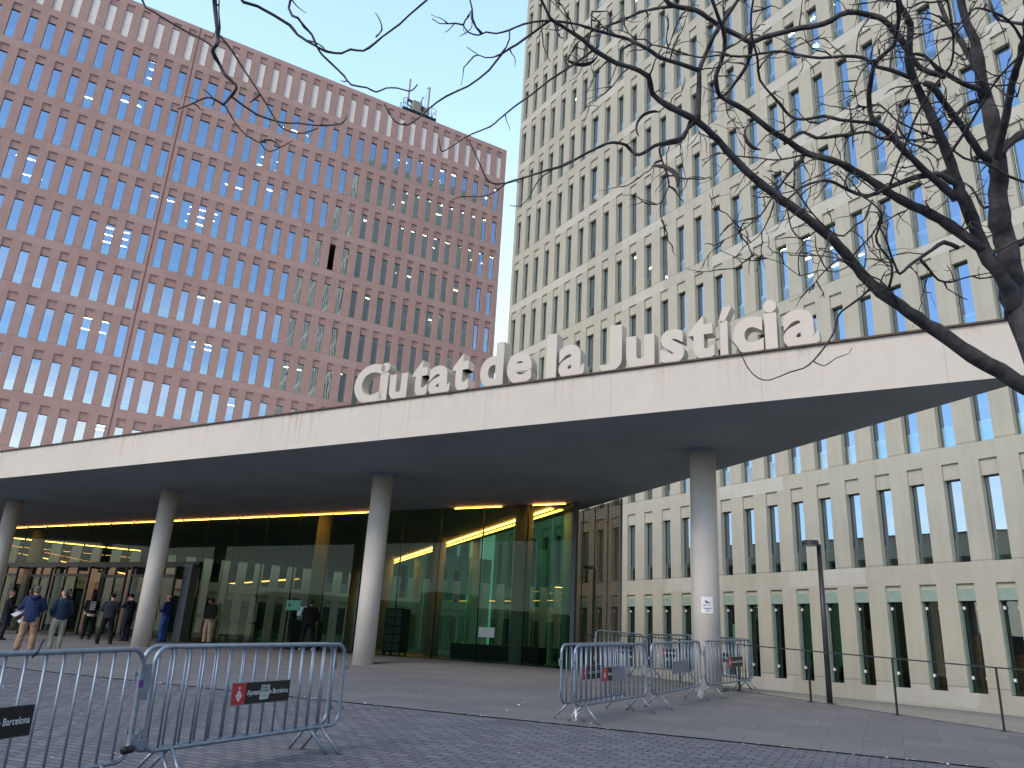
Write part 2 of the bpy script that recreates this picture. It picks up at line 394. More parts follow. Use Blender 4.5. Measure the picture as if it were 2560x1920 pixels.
def fit_mesh(me, x0, x1, z0, z1, y0=None, y1=None):
    """text lies in x,y: stand it up in x,z and fit it to a box"""
    xs = [v.co.x for v in me.vertices]; ys = [v.co.y for v in me.vertices]; zs = [v.co.z for v in me.vertices]
    a, b, c, d, e, f = min(xs), max(xs), min(ys), max(ys), min(zs), max(zs)
    for v in me.vertices:
        x, y, z = v.co
        ny = 0 if y0 is None else y1+(y0-y1)*(z-e)/max(1e-6, f-e)
        v.co = (x0+(x-a)/(b-a)*(x1-x0), ny, z0+(y-c)/(d-c)*(z1-z0))
    me.update(); return me

def smin(a, b, k):
    h = max(0, min(1, .5+.5*(b-a)/k)); return b*(1-h)+a*h-k*h*(1-h)
DG = Vector((math.sin(R(-32.03)), math.cos(R(-32.03)), 0)); NG = Vector((math.cos(R(-32.03)), -math.sin(R(-32.03)), 0))
def gz(x, y):
    n = x*NG.x+y*NG.y; d = x*DG.x+y*DG.y
    p = .02+.015*x+.036*y
    if y < -25: p = .02+.015*x-.9
    p += .018*max(0, min(20, d)-7)*max(0, min(1, (n-8)/6.5))
    z = smin(p, .99, .08)
    if n > 14.5: z = z+(.42-z)*min(1, (n-14.5)/10.5)
    return z
def at(x, y, dz=0.): return Vector((x, y, gz(x, y)+dz))
TREE = [
('trunk',[(3.597,4.495,0.13577499999999998,0.15),(3.587,4.495,0.7,0.125),(3.537,4.505,1.8,0.115),(3.4570000000000003,4.525,2.775,0.105),(3.357,4.545,3.2249999999999996,0.095),(3.257,4.545,3.675,0.0865),(3.245,4.572,3.857,0.0793),(3.14,4.419,4.004,0.0702),(3.15,4.448,4.195,0.0662),(3.112,4.399,4.283,0.0627),(3.098,4.356,4.405,0.059),(3.087,4.304,4.545,0.0548),(3.038,4.218,4.641,0.0507),(3.024,4.191,4.834,0.0462),(2.984,4.137,4.929,0.043),(3.016,4.189,5.082,0.0414),(2.932,4.095,5.123,0.038),(2.882,4.021,5.249,0.0339),(2.843,3.971,5.361,0.0305),(2.779,3.926,5.461,0.0273),(2.709,3.854,5.593,0.023),(2.639,3.791,5.784,0.0178)]),
('l3',[(3.497,4.515,2.4749999999999996,0.09),(3.408,4.658,3.139,0.0587),(3.256,4.632,3.247,0.0539),(3.123,4.64,3.351,0.0507),(2.941,4.611,3.441,0.0471),(2.727,4.609,3.594,0.0432),(2.47,4.54,3.719,0.0391),(2.349,4.513,3.801,0.0372),(2.222,4.5,3.921,0.0352),(1.994,4.37,4.077,0.0316),(1.775,4.267,4.178,0.0286),(1.526,4.183,4.297,0.0255),(1.324,4.096,4.416,0.023),(1.172,4.024,4.533,0.0211),(1.006,3.89,4.556,0.019),(0.844,3.827,4.59,0.0174),(0.729,3.793,4.647,0.0162),(0.686,3.666,4.661,0.015),(0.569,3.626,4.688,0.0138),(0.497,3.628,4.711,0.0132),(0.351,3.546,4.723,0.0117),(0.284,3.484,4.731,0.0109),(0.145,3.411,4.758,0.0095),(0.092,3.3,4.692,0.0088),(0.038,3.294,4.804,0.008),(0.005,3.195,4.809,0.0071)]),
('l1',[(3.236,4.569,3.713,0.0558),(3.148,4.468,3.856,0.0499),(3.05,4.409,3.959,0.0463),(2.99,4.411,4.091,0.0437),(2.924,4.363,4.206,0.041),(2.839,4.276,4.294,0.0382),(2.759,4.209,4.378,0.0358),(2.655,4.116,4.567,0.0318),(2.541,4.013,4.706,0.0284),(2.433,3.942,4.869,0.0253),(2.355,3.872,4.929,0.0234),(2.285,3.786,4.997,0.0214),(2.239,3.645,5.136,0.0181),(2.14,3.558,5.177,0.0162),(2.074,3.477,5.254,0.0142)]),
('l2',[(2.99,4.411,4.091,0.0366),(2.881,4.372,4.135,0.0342),(2.756,4.373,4.241,0.032),(2.645,4.351,4.298,0.0304),(2.505,4.318,4.333,0.0286),(2.318,4.273,4.399,0.0263),(2.162,4.25,4.492,0.0245),(1.936,4.147,4.514,0.0221),(1.799,4.203,4.592,0.0208),(1.671,4.153,4.64,0.0195),(1.515,4.057,4.651,0.0179),(1.399,4.036,4.735,0.0168),(1.283,3.97,4.749,0.0158),(1.185,3.97,4.808,0.0149),(1.123,3.83,4.807,0.0139),(1.127,3.815,4.85,0.0136),(1.149,3.725,4.941,0.0125),(1.124,3.644,4.998,0.0117),(1.052,3.503,4.969,0.0107),(0.997,3.442,5.052,0.0098),(0.954,3.377,5.097,0.0091)]),
('l3b',[(1.018,3.887,4.555,0.0182),(1.025,3.851,4.741,0.016),(1.015,3.799,4.843,0.0148),(1.065,3.812,4.993,0.0139),(1.086,3.719,5.032,0.0128),(1.154,3.717,5.156,0.012),(1.218,3.644,5.241,0.0107),(1.277,3.624,5.363,0.0098)]),
('l3c',[(1.015,3.799,4.843,0.0146),(0.892,3.788,4.878,0.0131),(0.77,3.721,4.849,0.012),(0.708,3.681,4.853,0.0114),(0.646,3.622,4.833,0.0108),(0.559,3.649,4.909,0.0102),(0.492,3.607,4.885,0.0096),(0.361,3.559,4.875,0.0086),(0.252,3.523,4.873,0.0079),(0.152,3.473,4.837,0.0071),(0.054,3.424,4.789,0.0065),(-0.048,3.403,4.739,0.0058),(-0.125,3.398,4.688,0.0052),(-0.199,3.434,4.692,0.0048),(-0.248,3.349,4.619,0.0044),(-0.291,3.363,4.608,0.0041),(-0.344,3.34,4.604,0.0038),(-0.369,3.307,4.619,0.0035)]),
('a1',[(0.097,3.445,4.817,0.0074),(0.013,3.46,4.746,0.0068),(-0.082,3.477,4.666,0.0063),(-0.156,3.438,4.565,0.0059),(-0.222,3.445,4.454,0.0054),(-0.332,3.488,4.376,0.005),(-0.448,3.501,4.311,0.0046),(-0.529,3.486,4.215,0.0043),(-0.571,3.473,4.148,0.004),(-0.63,3.452,4.075,0.0038),(-0.69,3.427,4.074,0.0036),(-0.716,3.362,4.081,0.0034),(-0.736,3.323,4.101,0.0033)]),
('a2',[(0.351,3.546,4.723,0.0074),(0.254,3.568,4.641,0.0066),(0.115,3.527,4.483,0.0057),(0.018,3.546,4.395,0.0051),(-0.078,3.531,4.29,0.0046),(-0.157,3.541,4.208,0.0042),(-0.199,3.528,4.151,0.004),(-0.293,3.558,4.123,0.0037),(-0.354,3.517,4.041,0.0033),(-0.435,3.495,3.954,0.003),(-0.437,3.376,3.904,0.0028),(-0.45,3.384,3.955,0.0027)]),
('a3',[(0.98,3.902,4.549,0.0143),(0.937,3.918,4.453,0.013),(0.846,3.912,4.406,0.012),(0.767,3.936,4.389,0.0113),(0.67,3.875,4.278,0.0103),(0.635,3.936,4.343,0.0101),(0.594,3.901,4.357,0.0097),(0.501,3.816,4.309,0.009),(0.439,3.818,4.282,0.0085),(0.346,3.819,4.222,0.0078),(0.236,3.836,4.153,0.007),(0.143,3.836,4.114,0.0064),(-0.011,3.843,4.05,0.0054),(-0.112,3.763,3.956,0.0047),(-0.197,3.749,3.954,0.0042),(-0.244,3.639,3.99,0.0035),(-0.3,3.517,4.039,0.0028)]),
('a3b',[(-0.011,3.843,4.05,0.0047),(-0.091,3.884,4.047,0.0041),(-0.155,3.87,3.972,0.0036),(-0.236,3.884,3.941,0.0032),(-0.345,3.797,3.877,0.0026),(-0.397,3.821,3.867,0.0023)]),
('a3c',[(0.339,3.824,4.216,0.0048),(0.252,3.879,4.202,0.0042),(0.162,3.926,4.174,0.0038),(0.086,4.054,4.179,0.0034),(0.043,4.114,4.108,0.003),(-0.014,4.148,4.056,0.0027),(-0.076,4.173,4.073,0.0025)]),
('l4',[(2.762,4.193,4.398,0.0224),(2.613,4.148,4.454,0.0191),(2.547,4.176,4.466,0.0179),(2.439,4.166,4.428,0.0164),(2.307,4.192,4.375,0.0144),(2.191,4.255,4.341,0.0126),(2.081,4.285,4.397,0.0111),(1.927,4.191,4.393,0.0096),(1.836,4.188,4.376,0.0086),(1.733,4.189,4.326,0.0075),(1.648,4.212,4.248,0.0063),(1.595,4.192,4.319,0.0055)]),
('l5',[(3.018,4.155,5.087,0.0177),(2.966,4.178,5.07,0.0157),(2.902,4.195,5.054,0.014),(2.832,4.198,4.991,0.0123),(2.779,4.232,4.919,0.0105),(2.725,4.25,4.851,0.009),(2.634,4.264,4.814,0.0074),(2.553,4.265,4.794,0.0061)]),
('l6',[(3.016,4.253,4.633,0.0282),(2.896,4.167,4.655,0.0256),(2.78,4.096,4.743,0.0232),(2.62,3.991,4.832,0.0205),(2.527,3.912,4.854,0.0192),(2.455,3.866,4.89,0.0181),(2.408,3.863,4.901,0.0175)]),
('l7',[(3.068,4.25,4.604,0.0282),(3.001,4.149,4.659,0.0264),(2.961,3.986,4.762,0.0242),(2.914,3.811,4.884,0.022),(2.849,3.618,4.932,0.0201),(2.813,3.476,4.988,0.0187),(2.766,3.33,5.04,0.0173)]),
('l8',[(3.03,4.172,4.638,0.028),(3.083,4.183,4.725,0.0267),(3.142,4.174,4.777,0.0257),(3.263,4.185,4.876,0.0244),(3.36,4.146,4.915,0.0228)]),
('l8b',[(3.154,4.446,4.194,0.025),(3.235,4.437,4.165,0.0228),(3.377,4.507,4.273,0.0217),(3.504,4.496,4.366,0.0197)]),
('l9',[(2.928,4.08,5.144,0.0224),(2.891,4.067,5.227,0.0206),(2.87,4.078,5.315,0.0196),(2.824,4.085,5.477,0.0178),(2.771,4.09,5.599,0.0165),(2.713,4.064,5.771,0.0146),(2.669,4.021,5.861,0.0134)]),
('l10',[(2.961,4.117,5.108,0.0208),(2.893,4.101,5.097,0.0188),(2.8,4.085,5.114,0.0165),(2.645,3.98,5.081,0.0139),(2.539,3.925,5.082,0.0121),(2.431,3.857,5.106,0.0101),(2.34,3.812,5.072,0.0088)]),
('l11',[(2.652,4.128,4.552,0.0104),(2.639,4.056,4.559,0.0098),(2.673,3.951,4.631,0.0089),(2.642,3.743,4.641,0.0078),(2.642,3.633,4.678,0.0072),(2.602,3.482,4.645,0.0066),(2.597,3.339,4.628,0.0059),(2.6,3.213,4.62,0.0053)]),
('w1',[(2.301,4.195,4.376,0.0086),(2.301,4.091,4.444,0.0081),(2.307,4.012,4.505,0.0078),(2.287,3.87,4.544,0.0074),(2.297,3.791,4.609,0.0071),(2.308,3.6,4.666,0.0066),(2.352,3.507,4.722,0.0063),(2.269,3.326,4.752,0.0058),(2.186,3.207,4.874,0.0054),(2.136,3.137,4.88,0.0052)]),
('l13',[(2.749,4.246,4.357,0.0269),(2.593,4.172,4.425,0.0238),(2.407,4.086,4.512,0.0211),(2.218,3.985,4.619,0.0185),(2.117,3.931,4.65,0.0173),(2.097,3.931,4.696,0.0169),(2.054,3.853,4.771,0.0157),(2.011,3.703,4.817,0.0141),(2.013,3.64,4.849,0.0134),(2.064,3.539,4.873,0.0122),(2.03,3.431,4.875,0.0112),(2.002,3.35,4.903,0.0104),(1.937,3.239,4.943,0.0092)]),
('l13b',[(2.118,3.935,4.644,0.0112),(2.023,3.929,4.642,0.0105),(1.886,3.897,4.623,0.0097),(1.809,3.937,4.677,0.0094),(1.665,3.892,4.609,0.0087),(1.599,3.934,4.66,0.0084),(1.517,3.868,4.69,0.0079),(1.375,3.79,4.791,0.0072),(1.325,3.666,4.825,0.0067),(1.252,3.537,4.875,0.0061),(1.222,3.444,4.955,0.0056),(1.21,3.313,4.993,0.0051)]),
('l12',[(2.349,3.869,4.935,0.0132),(2.191,3.828,4.955,0.0117),(2.102,3.823,4.971,0.0111),(2.019,3.793,5.002,0.0105),(1.891,3.781,4.997,0.0097),(1.744,3.781,4.972,0.0088),(1.573,3.745,4.957,0.0079),(1.489,3.742,4.97,0.0075),(1.352,3.7,4.902,0.0068),(1.246,3.74,4.909,0.0063),(1.113,3.698,4.874,0.0056),(1.001,3.739,4.887,0.0051),(0.879,3.705,4.887,0.0046),(0.762,3.601,4.819,0.0041),(0.697,3.622,4.85,0.0038)]),
('m1',[(2.634,3.989,5.078,0.0184),(2.475,3.989,5.13,0.0181),(2.307,3.88,5.254,0.0177),(2.175,3.802,5.312,0.0174),(2.117,3.826,5.363,0.0174),(1.958,3.808,5.364,0.0171),(1.814,3.836,5.287,0.0168),(1.686,3.893,5.3,0.0167),(1.544,3.927,5.274,0.0165),(1.462,3.951,5.259,0.0164),(1.388,3.94,5.212,0.0162),(1.324,3.957,5.271,0.0162),(1.221,3.933,5.298,0.0161),(1.093,3.85,5.295,0.0158),(1.013,3.827,5.33,0.0157),(0.913,3.827,5.344,0.0156),(0.837,3.799,5.343,0.0155),(0.803,3.778,5.376,0.0155)]),
('m2',[(1.388,3.94,5.212,0.0144),(1.424,4.106,5.22,0.0127),(1.405,4.153,5.179,0.0117),(1.373,4.23,5.145,0.0107),(1.339,4.346,5.141,0.0096),(1.305,4.42,5.165,0.0091)]),
('m3',[(0.886,3.82,5.345,0.0113),(0.794,3.862,5.364,0.0098),(0.687,3.97,5.43,0.0086),(0.586,3.985,5.372,0.0074),(0.442,4.073,5.38,0.006),(0.37,4.131,5.38,0.0052),(0.296,4.188,5.344,0.0044)]),
('d1',[(1.002,3.905,4.539,0.0091),(0.973,3.914,4.515,0.0085),(0.962,3.993,4.501,0.0079),(0.9,3.94,4.421,0.0072),(0.835,3.972,4.428,0.0066),(0.805,3.968,4.395,0.0063),(0.827,3.998,4.338,0.0058),(0.853,3.977,4.213,0.005),(0.881,4.065,4.203,0.0046),(0.846,4.04,4.115,0.0041),(0.827,4.067,4.047,0.0036),(0.841,4.082,3.976,0.0031)]),
('d2',[(1.785,4.218,4.58,0.0099),(1.713,4.212,4.487,0.0084),(1.652,4.231,4.407,0.0073),(1.612,4.276,4.345,0.0065),(1.565,4.298,4.267,0.0056),(1.511,4.303,4.18,0.0048),(1.437,4.321,4.113,0.004),(1.356,4.311,4.045,0.0033),(1.272,4.291,3.985,0.0026)]),
('d3',[(1.601,4.289,4.279,0.0055),(1.571,4.294,4.178,0.0045),(1.523,4.318,4.074,0.0035),(1.468,4.313,4.01,0.003),(1.423,4.296,3.969,0.0027)]),
('e1',[(2.828,4.422,4.102,0.0151),(2.723,4.392,4.121,0.013),(2.654,4.418,4.074,0.0115),(2.581,4.438,4.022,0.0102),(2.491,4.42,3.949,0.009),(2.423,4.41,3.883,0.008),(2.4,4.406,3.922,0.0075),(2.359,4.371,3.986,0.0066),(2.265,4.236,4.019,0.0053),(2.184,4.157,4.08,0.0041)]),
('e2',[(2.582,4.442,4.015,0.0103),(2.648,4.478,3.975,0.0088),(2.734,4.53,3.92,0.0073),(2.837,4.571,3.932,0.0063),(2.858,4.497,3.917,0.0054),(2.97,4.543,3.97,0.0045),(3.084,4.529,3.994,0.0031)]),
('e3',[(2.289,4.516,3.841,0.0086),(2.24,4.591,3.788,0.0079),(2.139,4.585,3.707,0.0072),(2.122,4.672,3.688,0.0069),(2.091,4.684,3.576,0.0064),(2.024,4.701,3.466,0.0058),(1.975,4.757,3.4,0.0054),(1.899,4.74,3.333,0.005),(1.825,4.791,3.319,0.0047),(1.726,4.895,3.293,0.0042),(1.624,4.83,3.279,0.0038),(1.579,4.888,3.367,0.0036),(1.486,4.789,3.467,0.003),(1.431,4.776,3.516,0.0028)]),
('e4',[(1.969,4.761,3.396,0.0042),(2.056,4.797,3.378,0.0035),(2.121,4.754,3.422,0.0029),(2.169,4.681,3.426,0.0024),(2.221,4.728,3.489,0.0022)]),
('e5',[(2.129,4.48,3.971,0.0071),(2.073,4.496,4.005,0.0058),(2.05,4.567,3.997,0.0049),(1.996,4.609,3.941,0.0037),(1.987,4.692,3.922,0.0029)]),
('e6',[(2.471,4.544,3.71,0.0072),(2.394,4.458,3.75,0.0064),(2.302,4.432,3.844,0.0055),(2.219,4.39,3.845,0.005),(2.131,4.33,3.865,0.0045),(2.029,4.317,3.908,0.0039),(1.909,4.327,3.934,0.0033),(1.767,4.289,3.904,0.0027)]),
('e7',[(2.375,4.517,3.79,0.0101),(2.365,4.401,3.86,0.0089),(2.342,4.36,3.951,0.0082),(2.27,4.328,4.014,0.0075),(2.207,4.24,4.045,0.007),(2.19,4.117,4.085,0.0063),(2.144,4.06,4.13,0.0058),(2.088,4.059,4.182,0.0054)]),
('e8',[(2.08,4.323,3.886,0.0041),(2.012,4.405,3.868,0.0037),(1.943,4.479,3.916,0.0034),(1.84,4.553,3.903,0.003),(1.753,4.588,4.003,0.0027),(1.609,4.623,4.072,0.0023),(1.566,4.655,4.102,0.0021)]),
('f1',[(2.108,4.051,4.178,0.0068),(2.059,4.075,4.051,0.006),(2.0,4.06,4.011,0.0058),(1.928,4.075,3.934,0.0053),(1.838,4.03,3.929,0.005),(1.748,3.976,3.959,0.0046),(1.666,3.934,4.022,0.0043),(1.593,3.86,4.051,0.0039),(1.556,3.847,4.093,0.0038)]),
('f2',[(3.205,4.246,4.506,0.0094),(3.08,4.208,4.517,0.0086),(2.958,4.199,4.592,0.0079),(2.784,4.163,4.6,0.0071),(2.641,4.153,4.718,0.0064),(2.473,4.077,4.711,0.0057),(2.28,3.99,4.721,0.005),(2.169,3.949,4.794,0.0046),(2.071,3.933,4.757,0.0043)]),
('f3',[(3.101,4.347,4.429,0.0125),(3.065,4.459,4.436,0.0098),(3.004,4.457,4.585,0.0072),(2.981,4.537,4.682,0.0059),(2.929,4.565,4.687,0.0049)]),
('g1',[(2.787,3.473,5.011,0.0102),(2.709,3.546,5.104,0.0088),(2.649,3.512,5.155,0.0081),(2.678,3.56,5.324,0.0076)]),
('g2',[(2.831,3.557,4.95,0.0073),(2.69,3.461,5.021,0.0067),(2.456,3.376,5.006,0.006),(2.396,3.44,4.952,0.0056),(2.301,3.426,4.792,0.0052),(2.205,3.436,4.685,0.0049),(2.149,3.515,4.614,0.0046),(2.022,3.49,4.371,0.004),(2.005,3.523,4.265,0.0038)]),
('g3',[(1.635,4.148,4.616,0.0112),(1.693,4.126,4.664,0.0108),(1.763,4.137,4.707,0.0106),(1.831,4.123,4.656,0.0102),(1.949,4.101,4.663,0.0098),(2.046,4.088,4.675,0.0095),(2.148,4.087,4.696,0.0093),(2.207,4.064,4.638,0.0089),(2.313,4.075,4.639,0.0087)]),
('g4',[(1.799,4.203,4.592,0.0071),(1.73,4.306,4.629,0.0064),(1.653,4.382,4.661,0.0059),(1.594,4.477,4.739,0.0056),(1.486,4.479,4.743,0.0051),(1.414,4.511,4.773,0.0048),(1.351,4.575,4.833,0.0045)]),
('o0',[(0.035,3.244,4.807,0.0167),(-0.379,3.0,4.706,0.0144),(-0.8,2.717,4.44,0.0121),(-1.083,2.556,4.198,0.0107),(-1.245,2.436,3.993,0.0097),(-1.264,2.432,3.884,0.0093)]),
('o1',[(-1.264,2.432,3.884,0.0093),(-1.271,2.472,3.864,0.0088),(-1.24,2.464,3.749,0.0079),(-1.239,2.493,3.712,0.0075),(-1.218,2.448,3.637,0.0071),(-1.246,2.484,3.644,0.007),(-1.243,2.555,3.644,0.0067),(-1.195,2.523,3.567,0.0063),(-1.153,2.537,3.534,0.0059),(-1.146,2.531,3.505,0.0057),(-1.181,2.572,3.501,0.0056),(-1.195,2.558,3.453,0.0053)]),
('o2',[(-1.195,2.558,3.453,0.0044),(-1.21,2.512,3.441,0.0039),(-1.208,2.45,3.399,0.0035),(-1.244,2.461,3.392,0.0032),(-1.258,2.416,3.332,0.0028),(-1.27,2.377,3.285,0.0025)]),
('o2b',[(-1.21,2.512,3.441,0.0026),(-1.237,2.512,3.464,0.0021),(-1.246,2.48,3.459,0.0017)]),
('o2c',[(-1.21,2.512,3.441,0.0026),(-1.206,2.504,3.42,0.0022),(-1.223,2.522,3.419,0.0017)]),
('o2d',[(-1.244,2.461,3.392,0.0022),(-1.285,2.488,3.422,0.0017),(-1.289,2.44,3.39,0.0013)]),
('o3',[(-1.189,2.559,3.454,0.0035),(-1.147,2.582,3.394,0.003),(-1.09,2.58,3.333,0.0026),(-1.029,2.571,3.298,0.0023),(-1.014,2.58,3.282,0.0022),(-0.998,2.607,3.285,0.0021),(-0.942,2.56,3.275,0.0019),(-0.893,2.538,3.292,0.0017)]),
('o4',[(-1.17,2.566,3.498,0.0044),(-1.078,2.614,3.458,0.0039),(-0.969,2.608,3.423,0.0034),(-0.919,2.619,3.434,0.0032),(-0.829,2.601,3.414,0.003),(-0.754,2.568,3.398,0.0027),(-0.707,2.515,3.368,0.0026),(-0.701,2.537,3.417,0.0025)]),
('o5',[(-1.23,2.489,3.723,0.0046),(-1.183,2.513,3.674,0.0042),(-1.156,2.536,3.641,0.004),(-1.09,2.544,3.552,0.0036),(-1.033,2.572,3.479,0.0033),(-0.978,2.564,3.395,0.003),(-0.945,2.571,3.366,0.0029),(-0.883,2.554,3.339,0.0027),(-0.86,2.596,3.378,0.0027),(-0.81,2.547,3.361,0.0025)]),
('o5b',[(-1.239,2.493,3.712,0.0037),(-1.24,2.492,3.765,0.0034),(-1.245,2.469,3.813,0.0031),(-1.257,2.471,3.884,0.0028)]),
('o6',[(-1.083,2.556,4.198,0.008),(-1.217,2.543,3.98,0.0067),(-1.153,2.586,3.975,0.0064),(-1.029,2.654,3.948,0.0059),(-0.99,2.65,3.898,0.0057),(-0.896,2.645,3.835,0.0053),(-0.865,2.699,3.86,0.0052),(-0.806,2.696,3.855,0.005),(-0.764,2.671,3.855,0.0049),(-0.707,2.663,3.845,0.0047),(-0.661,2.645,3.868,0.0045),(-0.617,2.603,3.873,0.0043),(-0.546,2.562,3.902,0.0041),(-0.496,2.493,3.888,0.0039),(-0.409,2.44,3.935,0.0036)]),
('o6b',[(-0.65,2.615,3.878,0.0037),(-0.633,2.632,3.931,0.003),(-0.634,2.578,3.932,0.0023),(-0.651,2.553,3.944,0.0018)]),
('o7',[(-1.001,2.595,4.268,0.0071),(-1.073,2.719,4.101,0.0058),(-1.0,2.653,3.988,0.0053),(-0.994,2.729,4.013,0.0052),(-0.965,2.749,3.993,0.005),(-0.93,2.744,3.923,0.0047),(-0.912,2.777,3.909,0.0046),(-0.871,2.8,3.884,0.0044),(-0.816,2.817,3.839,0.0041),(-0.776,2.807,3.786,0.0039),(-0.709,2.816,3.783,0.0036),(-0.674,2.848,3.788,0.0035),(-0.63,2.837,3.803,0.0033),(-0.574,2.803,3.779,0.0031),(-0.522,2.802,3.766,0.003),(-0.499,2.795,3.774,0.0029),(-0.484,2.774,3.781,0.0028)]),
('o8',[(-2.324,3.831,5.49,0.0093),(-2.474,3.92,5.246,0.0072),(-2.382,3.924,5.161,0.0065),(-2.291,3.96,5.123,0.0059),(-2.217,4.028,5.12,0.0054),(-2.118,4.032,5.076,0.0049),(-2.052,4.091,5.062,0.0045)])]
# ------------------------------------------------------------------ setting: ground sheets
def sheet(name, mat, x0, x1, y0, y1, step, dz, cuts):
    bm = bmesh.new(); nx = int((x1-x0)/step); ny = int((y1-y0)/step)
    vs = [[bm.verts.new((x0+i*step, y0+j*step, 0)) for j in range(ny+1)] for i in range(nx+1)]
    for i in range(nx):
        for j in range(ny): bm.faces.new((vs[i][j], vs[i+1][j], vs[i+1][j+1], vs[i][j+1]))
    for co, no in cuts:
        bmesh.ops.bisect_plane(bm, geom=bm.verts[:]+bm.edges[:]+bm.faces[:], plane_co=co, plane_no=no, clear_outer=True)
    for v in bm.verts: v.co.z = gz(v.co.x, v.co.y)+dz
    me = bpy.data.meshes.new(name); bm.to_mesh(me); bm.free(); me.materials.append(mat)
    me.polygons.foreach_set('use_smooth', [True]*len(me.polygons))
    o = bpy.data.objects.new(name, me); C.objects.link(o); tag(o, kind='structure'); return o
DR0 = Vector((-10.68, 18.05, 0)); DR1 = Vector((3.89, 10.96, 0)); DRD = (DR1-DR0).normalized(); DRN = Vector((-DRD.y, DRD.x, 0))
if DRN.y < 0: DRN = -DRN
sheet('cobbled_pavement', M['setts'], -60, 30, -24, 48, 1., 0, [(DR0-DRN*.06, DRN)])
sheet('slab_pavement', M['slabs'], -60, 24, -6, 70, 1., 0, [(DR0+DRN*.06, -DRN), (NG*14.5, NG)])
sheet('gravel_verge', M['gravel'], -30, 40, -14, 75, 1., .002, [(NG*14.5, -NG), (NG*26, NG)])
dd = MB()
for k in range(-60, 62):
    a = DR0+DRD*(k*.5); b = a+DRD*.5
    q = [a-DRN*.06, b-DRN*.06, b+DRN*.06, a+DRN*.06]
    dd.quad(*[(v.x, v.y, gz(v.x, v.y)-.012) for v in q])
tag(dd.build('drain_channel', M['drain']), kind='structure')
kb = MB()
for k in range(-18, 40):
    a = NG*14.44+DG*k; b = a+DG; c_, d_ = b+NG*.09, a+NG*.09
    za, zb = gz(a.x, a.y), gz(b.x, b.y)
    kb.add([(a.x, a.y, za-.1), (b.x, b.y, zb-.1), (c_.x, c_.y, zb-.1), (d_.x, d_.y, za-.1), (a.x, a.y, za+.012), (b.x, b.y, zb+.012), (c_.x, c_.y, zb+.012), (d_.x, d_.y, za+.012)],
           [(4, 5, 6, 7), (0, 1, 5, 4), (2, 3, 7, 6)])
tag(kb.build('pavement_kerb', M['steel']), kind='structure')
g = MB(); g.quad((-900, -900, -1.4), (900, -900, -1.4), (900, 900, -1.4), (-900, 900, -1.4))
tag(g.build('ground', M['earth']), kind='structure')
# leaf litter and crumbs along the drain and on the slabs
lt = MB(); rl = random.Random(5)
for i in range(420):
    if i < 240:
        t = rl.uniform(0, 22); p = DR0+DRD*t+DRN*rl.gauss(0, .05)
    else: p = Vector((rl.uniform(-10, 6), rl.uniform(6, 22), 0))
    if p.dot(NG) > 14.3: continue
    s_ = rl.uniform(.008, .03) if i < 400 else rl.uniform(.03, .05); a = rl.uniform(0, 6.3); z = gz(p.x, p.y)+.006
    u = Vector((math.cos(a), math.sin(a), 0))*s_; v_ = Vector((-math.sin(a), math.cos(a), 0))*s_*.6
    lt.add([(p+u).to_tuple()[:2]+(z,), (p+v_).to_tuple()[:2]+(z+s_*.3,), (p-u).to_tuple()[:2]+(z,), (p-v_).to_tuple()[:2]+(z+s_*.1,)], [(0, 1, 2, 3)], i % 2)
M['leaf'] = simple('dry_leaf', (.40, .34, .24), .9, var=.3, scale=3)
tag(lt.build('leaf_litter', [M['leaf'], M['sign_white']]), 'scattered dry leaf crumbs and paper bits on the paving', 'litter', kind='stuff')

